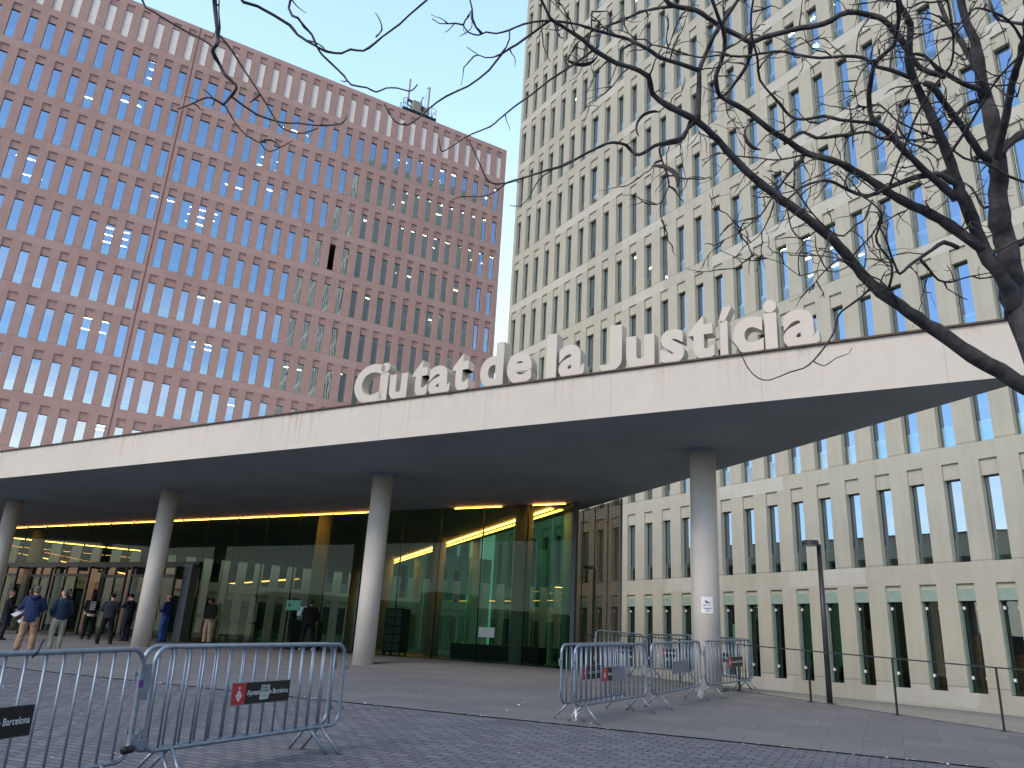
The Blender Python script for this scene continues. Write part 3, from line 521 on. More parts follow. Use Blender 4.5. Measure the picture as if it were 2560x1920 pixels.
# ------------------------------------------------------------------ towers
def proj(P):
    q = P-CAMLOC; z = q.dot(FW)
    if z <= .1: return None
    return 1280+CAM_F*q.dot(RI)/z, 960-CAM_F*q.dot(UP)/z, z
def tower(name, label, origin, rz, wins, xr, floors, ztop, zbase, matw, glass, depth, lights, group=None, joint=None, special=None, rd=.055, gd=.21, zgs=None, roomdepth=6.):
    """a facade in its own frame: x along, y into the building, z up; floors = (sill, glass top, recess top, kind)"""
    root = thing(name, label, 'building', origin, rz)
    x0, x1 = xr; b = MB()
    zprev = zbase
    for fi, (zs, zg, zr, kind) in enumerate(floors):
        b.quad((x0, 0, zprev), (x1, 0, zprev), (x1, 0, zs), (x0, 0, zs))
        xp = x0
        for (a, c) in wins:
            b.quad((xp, 0, zs), (a, 0, zs), (a, 0, zr), (xp, 0, zr)); xp = c
            # recess head, lintel panel, its sides and underside
            b.quad((a, 0, zr), (c, 0, zr), (c, rd, zr), (a, rd, zr))
            b.quad((a, rd, zg), (c, rd, zg), (c, rd, zr), (a, rd, zr))
            b.quad((a, 0, zg), (a, rd, zg), (a, rd, zr), (a, 0, zr)); b.quad((c, 0, zg), (c, 0, zr), (c, rd, zr), (c, rd, zg))
            b.quad((a, rd, zg), (a, gd+.1, zg), (c, gd+.1, zg), (c, rd, zg))
            b.quad((a, 0, zs), (a, gd+.1, zs), (a, gd+.1, zg), (a, 0, zg)); b.quad((c, 0, zs), (c, 0, zg), (c, gd+.1, zg), (c, gd+.1, zs))
            b.quad((a, 0, zs), (c, 0, zs), (c, gd+.1, zs), (a, gd+.1, zs))
        b.quad((xp, 0, zs), (x1, 0, zs), (x1, 0, zr), (xp, 0, zr)); zprev = zr
    b.quad((x0, 0, zprev), (x1, 0, zprev), (x1, 0, ztop), (x0, 0, ztop))
    for xx in (x0, x1): b.quad((xx, 0, zbase), (xx, depth, zbase), (xx, depth, ztop), (xx, 0, ztop))
    b.quad((x0, depth, zbase), (x1, depth, zbase), (x1, depth, ztop), (x0, depth, ztop))
    b.quad((x0, 0, ztop), (x1, 0, ztop), (x1, .4, ztop), (x0, .4, ztop)); b.quad((x0, .4, ztop), (x1, .4, ztop), (x1, .4, ztop-1), (x0, .4, ztop-1))
    b.quad((x0, .4, ztop-1), (x1, .4, ztop-1), (x1, depth, ztop-1), (x0, depth, ztop-1))
    b.build('wall', matw, root)
    if joint is not None:
        j = MB(); j.box(joint-.035, joint+.035, -.012, .02, zbase, ztop-.02); j.build('expansion_joint', M['red_joint'], root)
    # rooms behind the glass
    rm = MB(); tb = MB(); rr = random.Random(len(wins)+3)
    for fi, (zs, zg, zr, kind) in enumerate(floors):
        ce = zr+.02; fl = zs-.12
        rm.quad((x0+.1, gd+.11, ce), (x1-.1, gd+.11, ce), (x1-.1, roomdepth, ce), (x0+.1, roomdepth, ce))
        rm.quad((x0+.1, gd+.11, fl), (x1-.1, gd+.11, fl), (x1-.1, roomdepth, fl), (x0+.1, roomdepth, fl))
        rm.quad((x0+.1, roomdepth, fl), (x1-.1, roomdepth, fl), (x1-.1, roomdepth, ce), (x0+.1, roomdepth, ce), rr.choice((0, 0, 1)))
        rm.quad((x0+.1, gd+.11, fl), (x1-.1, gd+.11, fl), (x1-.1, gd+.11, zs), (x0+.1, gd+.11, zs))
        rm.quad((x0+.1, gd+.11, zg), (x1-.1, gd+.11, zg), (x1-.1, gd+.11, ce), (x0+.1, gd+.11, ce))
        if kind == 'tall':
            xx = x0+.5
            while xx < x1-2:
                if rr.random() < .75: ww = rr.uniform(.4, 1.1); hh_ = rr.uniform(1.2, 2.0); rm.quad((xx, .95, fl), (xx+ww, .95, fl), (xx+ww, .95, fl+hh_), (xx, .95, fl+hh_), 2)
                xx += rr.uniform(.9, 1.8)
        x = x0+rr.uniform(1, 4)
        while x < x1:
            rm.quad((x, gd+.12, fl), (x, roomdepth, fl), (x, roomdepth, ce), (x, gd+.12, ce), rr.choice((0, 1)))
            x += rr.uniform(2.4, 7.3)
        for (a, c, y0, y1) in lights(fi, rr):
            tb.box(a, c, y0, y1, ce-.05, ce-.02)
    rm.build('room_interior', [M['room'], M['room_tan'], M['desk']] if name != 'low_annexe' else [M['frame'], M['rail'], M['rail']], root)
    if tb.v: tb.build('ceiling_lights', M['tube'], root)
    # windows: those that show largest are parts, the rest one part
    mw = Matrix.Translation(origin) @ Matrix.Rotation(rz, 4, 'Z')
    lst = []
    for fi, (zs, zg, zr, kind) in enumerate(floors):
        for wi, (a, c) in enumerate(wins):
            if special and special.get((fi, wi)) == 'open': continue
            p = proj(mw @ Vector(((a+c)/2, 0, (zs+zg)/2)))
            vis = p is not None and -30 < p[0] < 2590 and -80 < p[1] < 2000
            area = (c-a)*(zg-zs)/(p[2]**2) if vis else 0
            if p and name == 'red_office_tower' and p[1] > 1129-.129*p[0]+20: area = 0
            if p and name == 'pale_office_tower':
                if p[0] < 1557 and p[1] > 963: area = 0
                if zs > 4.9 and p[1] > 963-.1287*(p[0]-1260)+30 and p[1] < 1246-.2876*(p[0]-1556)-10: area = 0
            lst.append((area, fi, wi, a, c, zs, zg, kind))
    lst.sort(key=lambda t: -t[0])
    cache = {}; rest = MB(); rw = random.Random(11)
    def wmesh(wd, h, kind, B, ox=0, oz=0):
        y = gd if kind != 'louvre' else .11
        mi = {'glass': 0, 'louvre': 3, 'tall': 4}[kind]
        B.quad((ox, y, oz), (ox+wd, y, oz), (ox+wd, y, oz+h), (ox, y, oz+h), mi)
        t = .022
        for (p, q, r_, s_) in ((0, t, 0, h), (wd-t, wd, 0, h), (t, wd-t, 0, t), (t, wd-t, h-t*1.6, h)):
            B.box(ox+p, ox+q, y-.03, y+.02, oz+r_, oz+s_, 1)
        if kind == 'glass': B.quad((ox+t, y-.06, oz+.01), (ox+wd-t, y-.06, oz+.01), (ox+wd-t, y-.06, oz+h*.27), (ox+t, y-.06, oz+h*.27), 2)
        if kind == 'tall':
            for q in (0.04, wd-.10):
                for zz in (.38, h-.30): B.box(ox+q, ox+q+.06, y-.09, y-.03, oz+zz, oz+zz+.09, 3)
    mats = [glass, M['frame'], M['glass_low'], M['louvre'], M['glass_gf']]
    for i, (area, fi, wi, a, c, zs, zg, kind) in enumerate(lst):
        blind = kind == 'glass' and rw.random() < .10
        if i < 99 and area > 0:
            key = (round(c-a, 2), round(zg-zs, 2), kind)
            if key not in cache:
                B = MB(); wmesh(c-a, zg-zs, kind, B); cache[key] = B.mesh('window', mats)
            o = link('window', cache[key], root, (a, 0, zs))
            if blind:
                q = MB(); q.quad((.02, gd+.05, .0), (c-a-.02, gd+.05, .0), (c-a-.02, gd+.05, zg-zs), (.02, gd+.05, zg-zs)); q.build('roller_blind', M['blind'], o)
        else: wmesh(c-a, zg-zs, kind, rest, a, zs)
    o = rest.build('window', mats, root); o['kind'] = 'stuff'
    return root

# pale tower on the right: x = -d in its frame
GW = []
for k in range(-12, 25):
    e = 12.17+1.182*k
    if k == 17: GW.append((-32.39, -31.69)); continue
    GW.append((-e, -e+.55))
GW.sort()
GF = [(.98, 3.67, 4.14, 'tall')]+[(4.78+FLG*i, 7.39+FLG*i, 7.90+FLG*i, 'glass') for i in range(14)]
def g_lights(fi, rr):
    out = []
    if fi == 0:
        return out
    x = -41
    while x < 4:
        if rr.random() < .10:
            n = rr.uniform(.8, 3.2)
            for y in (1.1, 2.6, 4.1): out.append((x, x+n, y, y+.10))
        x += rr.uniform(2.5, 5)
    return out
M['desk'] = simple('orange_partition', (.55, .24, .06), .7)
M['red_joint'] = simple('joint_sealant', (.15, .06, .055), .8)
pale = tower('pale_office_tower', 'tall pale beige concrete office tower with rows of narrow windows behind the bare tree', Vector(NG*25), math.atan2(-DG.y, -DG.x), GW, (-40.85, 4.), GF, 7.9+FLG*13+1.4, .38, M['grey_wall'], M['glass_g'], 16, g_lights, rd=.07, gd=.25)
# green sill panels over the ground floor windows
for a, c in GW:
    sp_ = MB(); sp_.box(.004, c-a-.004, .02, .062, 3.62, 3.98); sp_.box(.003, .018, .062, .22, 1.0, 3.62); sp_.build('lintel_panel', M['sill'], pale, loc=(a, 0, 0))

# red tower on the left
RW = []
for k in range(-11, 1): RW.append((.83+1.208*k, .83+1.208*k+.59))
for a in (2.04, 4.47, 5.66, 6.87, 8.08, 9.29, 10.51, 11.73, 12.93, 14.12, 15.34, 16.56, 17.79, 18.99, 20.19, 21.40, 22.6, 23.82, 26.2, 27.42, 28.62, 29.83, 31.02): RW.append((a, a+.57))
RW += [(3.14, 3.94), (24.95, 25.66)]; RW.sort()
RF = [(43.04-FLR*i, 45.6-FLR*i, 46.2-FLR*i, 'glass') for i in range(11, -1, -1)]+[(46.84, 49.4, 49.98, 'louvre')]
def r_lights(fi, rr):
    out = []; x = -13
    while x < 31.5:
        if x < 15:
            if rr.random() < .3:
                n = rr.uniform(.8, 2.6)
                for y in rr.sample((1.0, 2.1, 3.4, 4.8), rr.choice((1, 2, 3, 4))): out.append((x, x+n, y, y+.12))
            x += rr.uniform(2.2, 5.5)
        elif 21.5 < x:
            if rr.random() < .85:
                out.append((x, x+rr.uniform(.3, .8), 1.2, 1.38))
                if rr.random() < .3: out.append((x+.2, x+.9, 3.0, 3.15))
            x += 1.2
        else:
            if rr.random() < .22: out.append((x, x+.9, 2, 2.16))
            x += 1.6
    return out
NR = Vector((-math.cos(R(60.62)), math.sin(R(60.62)), 0)); DRR = Vector((math.sin(R(60.62)), math.cos(R(60.62)), 0))
wi_open = min(range(len(RW)), key=lambda i: abs(RW[i][0]-15.34))
red = tower('red_office_tower', 'wide reddish brown concrete office block with rows of narrow windows on the left', Vector(NR*61), math.atan2(DRR.y, DRR.x), RW, (-14.5, 32.12), RF, 50.48, -.5, M['red_wall'], M['glass_r'], 14, r_lights, joint=1.69, special={(8, wi_open): 'open'}, rd=.09, gd=.2)

# low annexe seen through the lobby
AW = [(-14+1.208*k, -14+1.208*k+.62) for k in range(0, 38)]
AF = [(.98, 3.67, 4.14, 'glass'), (4.78, 7.39, 7.9, 'glass')]
tower('low_annexe', 'low pale block with narrow windows seen through the glass lobby', Vector(NR*60.4), math.atan2(DRR.y, DRR.x), AW, (-14.6, 33), AF, 8.6, .3, M['annexe_wall'], M['glass_gf'], .55, lambda a, b: [], roomdepth=.5)

# window cleaning cradle on the red roof
cw = thing('roof_cradle_machine', 'grey window cleaning machine with two masts on the red roof edge', 'machine', Vector(NR*61.6)+DRR*22.2+Vector((0, 0, 50.5)), math.atan2(DRR.y, DRR.x))
q = MB(); q.box(-1.75, 1.8, -.5, .5, .15, .42); q.build('platform', M['dark'], cw)
q = MB(); q.box(-.72, .25, -.35, .45, .45, 1.75); q.box(.3, 1.1, -.3, .4, .45, 1.45); bevel(q.build('cabinet', simple('cabinet_paint', (.26, .27, .22), .6), cw), .05)
q = MB(); q.ball((.25, -.3, 1.1), (.2, .18, .34), 10); q.tube([(.1, -.3, 1.7), (.2, -.3, 2.3), (.36, -.3, 2.5)], .05, 6); q.build('winch', M['dark'], cw, smooth=True)
for xx, z0, z1 in ((-1.15, 1.75, 4.15), (.98, 1.3, 4.1)):
    q = MB(); q.tube([(xx, 0, z0), (xx, 0, z1)], .1, 8); q.tube([(xx, 0, z1), (xx, 0, z1+.18)], [.1, .02], 8); q.build('mast', simple('mast_paint', (.33, .25, .23), .6), cw)
q = MB(); q.tube([(-1.25, 0, 1.75), (-.4, 0, 1.6)], .14, 6); q.tube([(-1.2, 0, 1.75), (-1.2, 0, 1.2), (-.7, 0, 1.0)], .07, 6); q.tube([(.98, 0, 4.1), (.72, 0, 4.0)], .05, 6)
q.tube([(.75, 0, 4), (.6, 0, 1.5)], .012, 4); q.build('jib', M['steel'], cw)
for sx_ in (-1, 1):
    q = MB()
    for yy in (-.45, .45):
        q.tube([(sx_*1.25, yy, .42), (sx_*1.25, yy, 1.6)], .025, 5); q.tube([(sx_*1.75, yy, .42), (sx_*1.75, yy, 1.4)], .025, 5)
        q.tube([(sx_*1.25, yy, 1.6), (sx_*1.75, yy, 1.4)], .025, 5); q.tube([(sx_*1.25, yy, .42), (sx_*1.75, yy, 1.4)], .02, 5); q.tube([(sx_*1.25, yy, 1.0), (sx_*1.75, yy, .95)], .02, 5)
    q.build('guard_rail', M['dark'], cw)
for sx_ in (-1.2, 1.2):
    q = MB(); q.box(sx_-.1, sx_+.1, -.3, .3, -.1, .15); q.build('wheel_base', M['dark'], cw)

# ------------------------------------------------------------------ entrance pavilion: frame x = towards the right, y = inwards
P1 = Vector((8.87, 11.8, 0)); FX = Vector((math.cos(R(-30.7)), math.sin(R(-30.7)), 0)); FY = Vector((-FX.y, FX.x, 0)); FRZ = R(-30.7)
def toF(p): q = Vector((p[0], p[1], 0))-P1; return q.dot(FX), q.dot(FY)
def fromF(x, y): return P1+FX*x+FY*y
pav = thing('entrance_canopy', 'long white concrete entrance canopy over a glass lobby on round columns', 'building', P1, FRZ)
poly = [P1, fromF(-45, 0), Vector((-35.0, 47.6, 0)), Vector((-10.9, 61.8, 0))]
pf = [toF(p) for p in poly]
def prism(b, pts, z0, z1, mt=0, ms=0, mbot=0):
    n = len(pts)
    b.add([(x, y, z0) for x, y in pts]+[(x, y, z1) for x, y in pts], [tuple(range(n))[::-1]], mbot)
    b.add([(x, y, z1) for x, y in pts], [tuple(range(n))], mt)
    for i in range(n):
        j = (i+1) % n; b.add([(*pts[i], z0), (*pts[j], z0), (*pts[j], z1), (*pts[i], z1)], [(0, 1, 2, 3)], ms)
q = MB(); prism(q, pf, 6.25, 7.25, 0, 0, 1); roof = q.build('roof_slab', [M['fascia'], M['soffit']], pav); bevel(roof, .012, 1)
q = MB()
for i in range(len(pf)):
    a, b_ = Vector(pf[i]+(0,)), Vector(pf[(i+1) % 4]+(0,))
    q.obox(a+Vector((0, 0, 7.272)), b_+Vector((0, 0, 7.272)), .11, .035)
q.build('edge_flashing', simple('rusty_flashing', (.09, .06, .05), .7, .3, var=.3), roof)
COLS = [(-12.15, 28.2), (-3.72, 23.2), (4.68, 18.2), (-20.7, 33.1), (-29.3, 38.2)]
for x, y in COLS:
    fx, fy = toF((x, y)); z0 = gz(x, y)-.05
    q = MB(); q.cyl(fx, fy, z0, 6.252, .305, 40); q.build('column', M['column'], pav, smooth=False)
    for p_ in q.v: pass
for o_ in [o for o in pav.children if o.name.startswith('column')]:
    for p_ in o_.data.polygons: p_.use_smooth = len(p_.vertices) == 4
q = MB()
for x, y in COLS:
    fx, fy = toF((x, y)); q.cyl(fx, fy, 6.19, 6.249, .335, 40)
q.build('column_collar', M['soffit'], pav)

# lettering on the canopy edge
sg = thing('sign_lettering', 'big white raised letters reading Ciutat de la Justícia standing on the canopy edge', 'sign', P1, FRZ)
LET = [('C', 15.19, 14.20, 7.29, 8.37), ('i', 14.34, 14.05, 7.30, 8.36), ('u', 14.0, 13.43, 7.30, 7.99), ('t', 13.27, 12.80, 7.30, 8.27), ('a', 12.76, 12.12, 7.29, 8.05), ('t', 12.05, 11.58, 7.30, 8.28),
       ('d', 11.25, 10.61, 7.29, 8.41), ('e', 10.51, 9.84, 7.29, 8.07), ('l', 9.47, 9.21, 7.30, 8.40), ('a', 9.15, 8.52, 7.29, 8.07), ('J', 8.15, 7.62, 7.29, 8.37), ('u', 7.52, 6.88, 7.29, 8.04),
       ('s', 6.74, 6.23, 7.29, 8.07), ('t', 6.13, 5.60, 7.30, 8.28), ('í', 5.51, 5.22, 7.30, 8.38), ('c', 5.22, 4.62, 7.29, 8.08), ('i', 4.60, 4.34, 7.30, 8.38), ('a', 4.24, 3.58, 7.29, 8.08)]
GL = {}
for ch, s0, s1, z0, z1 in LET:
    me = text_mesh(ch, 1., .15, .038, 5)
    fit_mesh(me, -s0, -s1, z0, z1, .05, .33)
    me.materials.append(M['letter'])
    o = link('letter', me, sg)
    bevel(o, .006, 1)

INNER = [(33.8, 1.5), (23.0, 1.5), (12.0, .95)]
# glass front: from the right corner (2.39, 25.8) leftwards
GC = Vector((2.39, 25.8, 0)); gx, gy = toF(GC)
gw = thing('glass_lobby', 'green tinted glass lobby front with gold light strips under the canopy', 'glass wall', P1, FRZ)
def gzf(x, y): p = fromF(x, y); return gz(p.x, p.y)
FZ = 1.01
edges = [0.0, .06, 1.85, 3.64, 5.44, 7.2, 9.0, 10.8, 12.55, 14.4, 16.2, 18.05]
me_p = None
for a, b_ in zip(edges[1:-1], edges[2:]):
    q = MB(); q.quad((gx-b_+.006, gy, FZ-.05), (gx-a-.006, gy, FZ-.05), (gx-a-.006, gy, 6.2), (gx-b_+.006, gy, 6.2)); q.build('glass_pane', M['pglass'], gw)
for a in edges[1:]:
    q = MB(); q.box(gx-a-.006, gx-a+.006, gy+.01, gy+.10, FZ-.05, 6.2); q.build('glass_fin', M['frame'], gw)
# upper panes over the doors, transom beam, door sets
k = 18.05
while k < 44:
    q = MB(); q.quad((gx-k-1.79+.006, gy, 4.3), (gx-k-.006, gy, 4.3), (gx-k-.006, gy, 6.2), (gx-k-1.79+.006, gy, 6.2)); q.build('glass_pane', M['pglass'], gw)
    q = MB(); q.box(gx-k-1.79-.006, gx-k-1.79+.006, gy+.01, gy+.10, 4.3, 6.2); q.build('glass_fin', M['frame'], gw); k += 1.79
q = MB(); q.box(gx-44, gx-18.05, gy-.12, gy+.12, 4.08, 4.32); q.build('transom_beam', M['dark'], gw)
q = MB(); q.box(gx-.10, gx+.03, gy-.05, gy+.12, FZ-.1, 6.2); q.build('corner_post', M['steel'], gw)
# side glass wall running back from the corner
SD = Vector((math.sin(R(-20.8)), math.cos(R(-20.8)), 0))
for k in range(18):
    a = GC+SD*(k*1.8+.1); b_ = GC+SD*(k*1.8+1.88)
    (ax, ay), (bx, by) = toF(a), toF(b_)
    q = MB(); q.quad((ax, ay, .8), (bx, by, .8), (bx, by, 6.2), (ax, ay, 6.2)); q.build('glass_pane', M['pglass_side'], gw)
def ledseg(a, b_, z=6.21, wd=.05, name='led_strip'):
    q = MB(); q.obox(Vector((*a, z)), Vector((*b_, z)), wd, .025); q.build(name, M['led'], gw)
for s0, s1 in ((8.35, 13.4), (13.45, 18.6), (18.65, 23.8), (23.85, 29), (29.05, 34), (34.05, 40), (3.0, 5.0), (.5, 1.75)):
    ledseg((gx-s1, gy+.16), (gx-s0, gy+.16), 6.21, .022)
SN = Vector((-SD.y, SD.x, 0))   # into the lobby
q = MB(); q.obox(Vector((*toF(GC-SN*.03+SD*.2), 6.16)), Vector((*toF(GC-SN*.03+SD*33), 6.16)), .03, .18); q.build('trim_or_baffle', M['frame'], gw)  # opaque board added to hide the led strips from the tower windows
for t0, t1 in ((1.6, 4.4), (4.6, 9), (9.15, 13.5), (13.6, 19), (19.2, 26), (26.2, 31)):
    for off in (.13, .24):
        a = GC+SD*t0+SN*off; b_ = GC+SD*t1+SN*off; ledseg(toF(a), toF(b_), 6.2, .022)
# rear strips
for x0, x1 in ((-25, -17), (-14, -6), (-3, 5)):
    a = NR*57.3+DRR*x0; b_ = NR*57.3+DRR*x1; ledseg(toF(a), toF(b_), 6.2, .05)
for (s_in, dpt) in INNER:
    fx, fy = gx-s_in, gy+dpt
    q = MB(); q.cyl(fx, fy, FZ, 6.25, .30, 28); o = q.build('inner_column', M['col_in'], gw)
for t in (2.2, 12.6, 23, 33):
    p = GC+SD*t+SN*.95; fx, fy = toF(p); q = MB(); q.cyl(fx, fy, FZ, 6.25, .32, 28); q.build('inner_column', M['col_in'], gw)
for (s_in, dpt) in ((7.5, 12), (15, 13)):
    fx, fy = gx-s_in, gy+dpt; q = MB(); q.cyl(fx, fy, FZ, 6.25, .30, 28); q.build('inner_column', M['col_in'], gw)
for x in gw.children:
    if x.name.startswith('inner_column'):
        for p_ in x.data.polygons: p_.use_smooth = len(p_.vertices) == 4
# lobby floor
lf = [GC+Vector((0, 0, 0)), GC-FX*44, NR*59.5-DRR*14+Vector((0, 0, 0)), NR*59.5+DRR*19.5]
q = MB(); q.add([(p.x, p.y, FZ) for p in lf], [tuple(range(4))]); q.add([(lf[0].x, lf[0].y, FZ), (lf[3].x, lf[3].y, FZ), (lf[3].x, lf[3].y, -.5), (lf[0].x, lf[0].y, -.5)], [(0, 1, 2, 3)])
tag(q.build('lobby_floor', M['lobby_floor']), kind='structure')
# door sets
dw = M['dark']
def doorset(s0, s1, n, proj_=.55):
    d = MB(); 
    for k in range(n+1):
        s = s0+(s1-s0)*k/n; wd = .06 if 0 < k < n else .09
        d.box(gx-s-wd/2, gx-s+wd/2, gy-proj_, gy-proj_+.09, FZ-.06, 4.07)
        if k in (0, n): d.box(gx-s-.03, gx-s+.03, gy-proj_+.09, gy+.02, 3.98, 4.07); d.box(gx-s-.03, gx-s+.03, gy-proj_+.09, gy+.02, FZ-.06, FZ)
    d.box(gx-s1-.04, gx-s0+.04, gy-proj_-.004, gy-proj_+.086, 3.6, 3.72)
    d.box(gx-s1-.04, gx-s0+.04, gy-proj_-.004, gy-proj_+.086, FZ-.062, FZ+.05)
    fr = d.build('door_frame', dw, gw)
    for k in range(n):
        a = s0+(s1-s0)*k/n+.04; b_ = s0+(s1-s0)*(k+1)/n-.04
        q = MB(); q.quad((gx-b_, gy-proj_+.04, FZ+.05), (gx-a, gy-proj_+.04, FZ+.05), (gx-a, gy-proj_+.04, 3.6), (gx-b_, gy-proj_+.04, 3.6)); lv = q.build('door_leaf', M['pglass'], gw)
        q = MB(); q.tube([(gx-b_+.12, gy-proj_-.03, FZ+.8), (gx-b_+.12, gy-proj_-.03, FZ+1.6)], .015, 6); q.build('handle', M['steel'], lv)
for s0, s1, n in ((18.9, 21.9, 3), (22.9, 24.5, 2), (25.1, 27.9, 3), (28.9, 30.6, 2), (31.2, 34.2, 3), (35, 38, 3)):
    doorset(s0, s1, n, .6 if n == 3 else .2)
q = MB(); q.box(gx-18.7, gx-18.2, gy-.32, gy+.1, FZ-.1, 4.2); q.build('door_post', M['steel'], gw)
for s in (22.4, 24.8, 28.4, 30.9, 34.6):
    q = MB(); q.box(gx-s-.11, gx-s+.11, gy-.1, gy+.1, FZ-.1, 4.1); q.build('door_post', dw, gw)
# notices on the glass
def notice(name, label, s, z, wd, h, mat, y=-.02, lines=0, disc=None):
    root = thing(name, label, 'notice', fromF(gx-s, gy+y)+Vector((0, 0, z)), FRZ)
    q = MB(); q.box(-wd/2, wd/2, -.006, 0, -h/2, h/2); q.build('sheet', mat, root)
    if lines:
        q = MB()
        for k in range(lines): zz = h*.32-k*h*.64/max(1, lines-1); q.box(-wd*.36, wd*(.1+.25*((k*7) % 3)/2), -.010, -.007, zz-.008, zz+.008)
        q.build('print', M['ink'], root)
    if disc:
        q = MB(); q.tube([(disc, -.007, 0), (disc, -.011, 0)], .065, 16); q.build('symbol', M['ink'], root)
    return root
notice('green_notice', 'green notice board with a dark symbol stuck on the lobby glass', 12.2, 2.62, .78, .38, M['green_sign'], disc=-.2)
notice('paper_notice', 'blank cream paper notice on the glass beside the green board', 11.78, 2.40, .33, .34, M['sticker'])
notice('paper_notice', 'white paper notice on the glass near the right end of the lobby', 3.2, 1.95, .62, .32, M['sticker'])
notice('door_notice', 'white sheet with red disc taped on a left door', 25.9, 2.25, .22, .55, M['sticker'], -.64, 3)
notice('door_notice', 'tall printed sheet taped to the door left of the red disc sheet', 26.7, 2.3, .2, .6, M['sign_white'], -.64, 4)
for s, lab in ((25.9, 'red no entry disc on the sheet of a left door'), (19.6, 'red no entry disc on the door left of the grey post'), (20.4, 'red no entry disc on the door just right of the white column')):
    q = MB(); q.tube([(0, -.012, 0), (0, -.022, 0)], .09, 20)
    o = q.build('red_disc_sticker', M['sign_red']); o.location = fromF(gx-s, gy-.60)+Vector((0, 0, 2.33)); o.rotation_euler = (0, 0, FRZ)
    tag(o, lab, 'sticker', 'red disc stickers on the doors')

# mesh screen wall running back from the right end of the canopy
mw_ = thing('mesh_screen_wall', 'brown metal mesh screen between the green glass and the pale tower', 'screen wall', P1, FRZ)
ma, mb = Vector((3.74, 24.85, 0)), Vector((2.45, 28.25, 0)); (ax, ay), (bx, by) = toF(ma), toF(mb)
q = MB(); q.quad((ax, ay, .7), (bx, by, .7), (bx, by, 6.24), (ax, ay, 6.24)); q.build('mesh_panel', M['mesh'], mw_)
q = MB(); q.box(ax-.02, ax+.03, ay-.02, ay+.03, .7, 6.24); q.build('trim_or_baffle', M['steel'], mw_)
for k in range(1, 4):
    px_, py_ = ax+(bx-ax)*k/4, ay+(by-ay)*k/4; q = MB(); q.box(px_-.012, px_+.012, py_+.01, py_+.05, .7, 6.24); q.build('upright', M['steel'], mw_)
# furniture inside the lobby
rk = thing('storage_rack', 'tall black storage cabinet standing inside the lobby', 'cabinet', Vector((-3.9, 31.6, 0)), FRZ); rk.location.z = FZ
q = MB(); q.box(-.42, .42, -.25, .25, .08, 1.7); bevel(q.build('body', dw, rk), .01); q = MB()
for k in range(5): q.box(-.37, .37, -.265, -.255, .14+k*.31, .40+k*.31)
q.build('drawer_front', M['steel'], rk)
q = MB(); [q.box(x, x+.05, y, y+.05, 0, .08) for x in (-.4, .35) for y in (-.2, .15)]; q.build('foot', dw, rk)
bn = thing('low_planter', 'long low black planter box behind the right hand lobby glass', 'planter', fromF(gx-3.2, gy+.75)+Vector((0, 0, FZ)), FRZ)
q = MB(); q.box(-1.75, 1.75, -.3, .3, .06, .55); bevel(q.build('box', dw, bn), .02); q = MB(); q.box(-1.7, 1.7, -.25, .25, 0, .06); q.build('plinth', M['steel'], bn)
ds = thing('security_desk', 'dark security desk with scanner just inside the lobby glass', 'desk', fromF(gx-12.9, gy+1.6)+Vector((0, 0, FZ)), FRZ)
q = MB(); q.box(-.6, .6, -.3, .3, 0, 1.05); bevel(q.build('counter', dw, ds), .015); q = MB(); q.box(-.75, .75, -.4, .4, 1.05, 1.1); q.build('top', M['steel'], ds)
q = MB(); q.box(-.25, .3, .0, .08, 1.2, 1.55); q.box(0, .06, .03, .06, 1.1, 1.2); q.build('monitor', dw, ds)
for i in range(7):
    s = 15.1+i*.42; p = fromF(gx-s, gy+1.0+.25*(i % 2))
    bp = thing('queue_post', 'black belt barrier post inside the lobby glass, number %s from the grey door post' % ('first second third fourth fifth sixth seventh'.split()[6-i]), 'queue post', Vector((p.x, p.y, FZ)), FRZ, 'belt posts inside the lobby')
    bp['label'] = '%s black belt post inside the lobby glass counting from the grey door post' % ('seventh sixth fifth fourth third second first'.split()[i])
    q = MB(); q.cyl(0, 0, .02, .98, .03, 10); q.build('post', dw, bp); q = MB(); q.cyl(0, 0, 0, .025, .16, 16); q.build('base', dw, bp)
    if i < 6: q = MB(); q.box(-.42, 0, -.003, .003, .86, .93); q.build('belt', dw, bp)

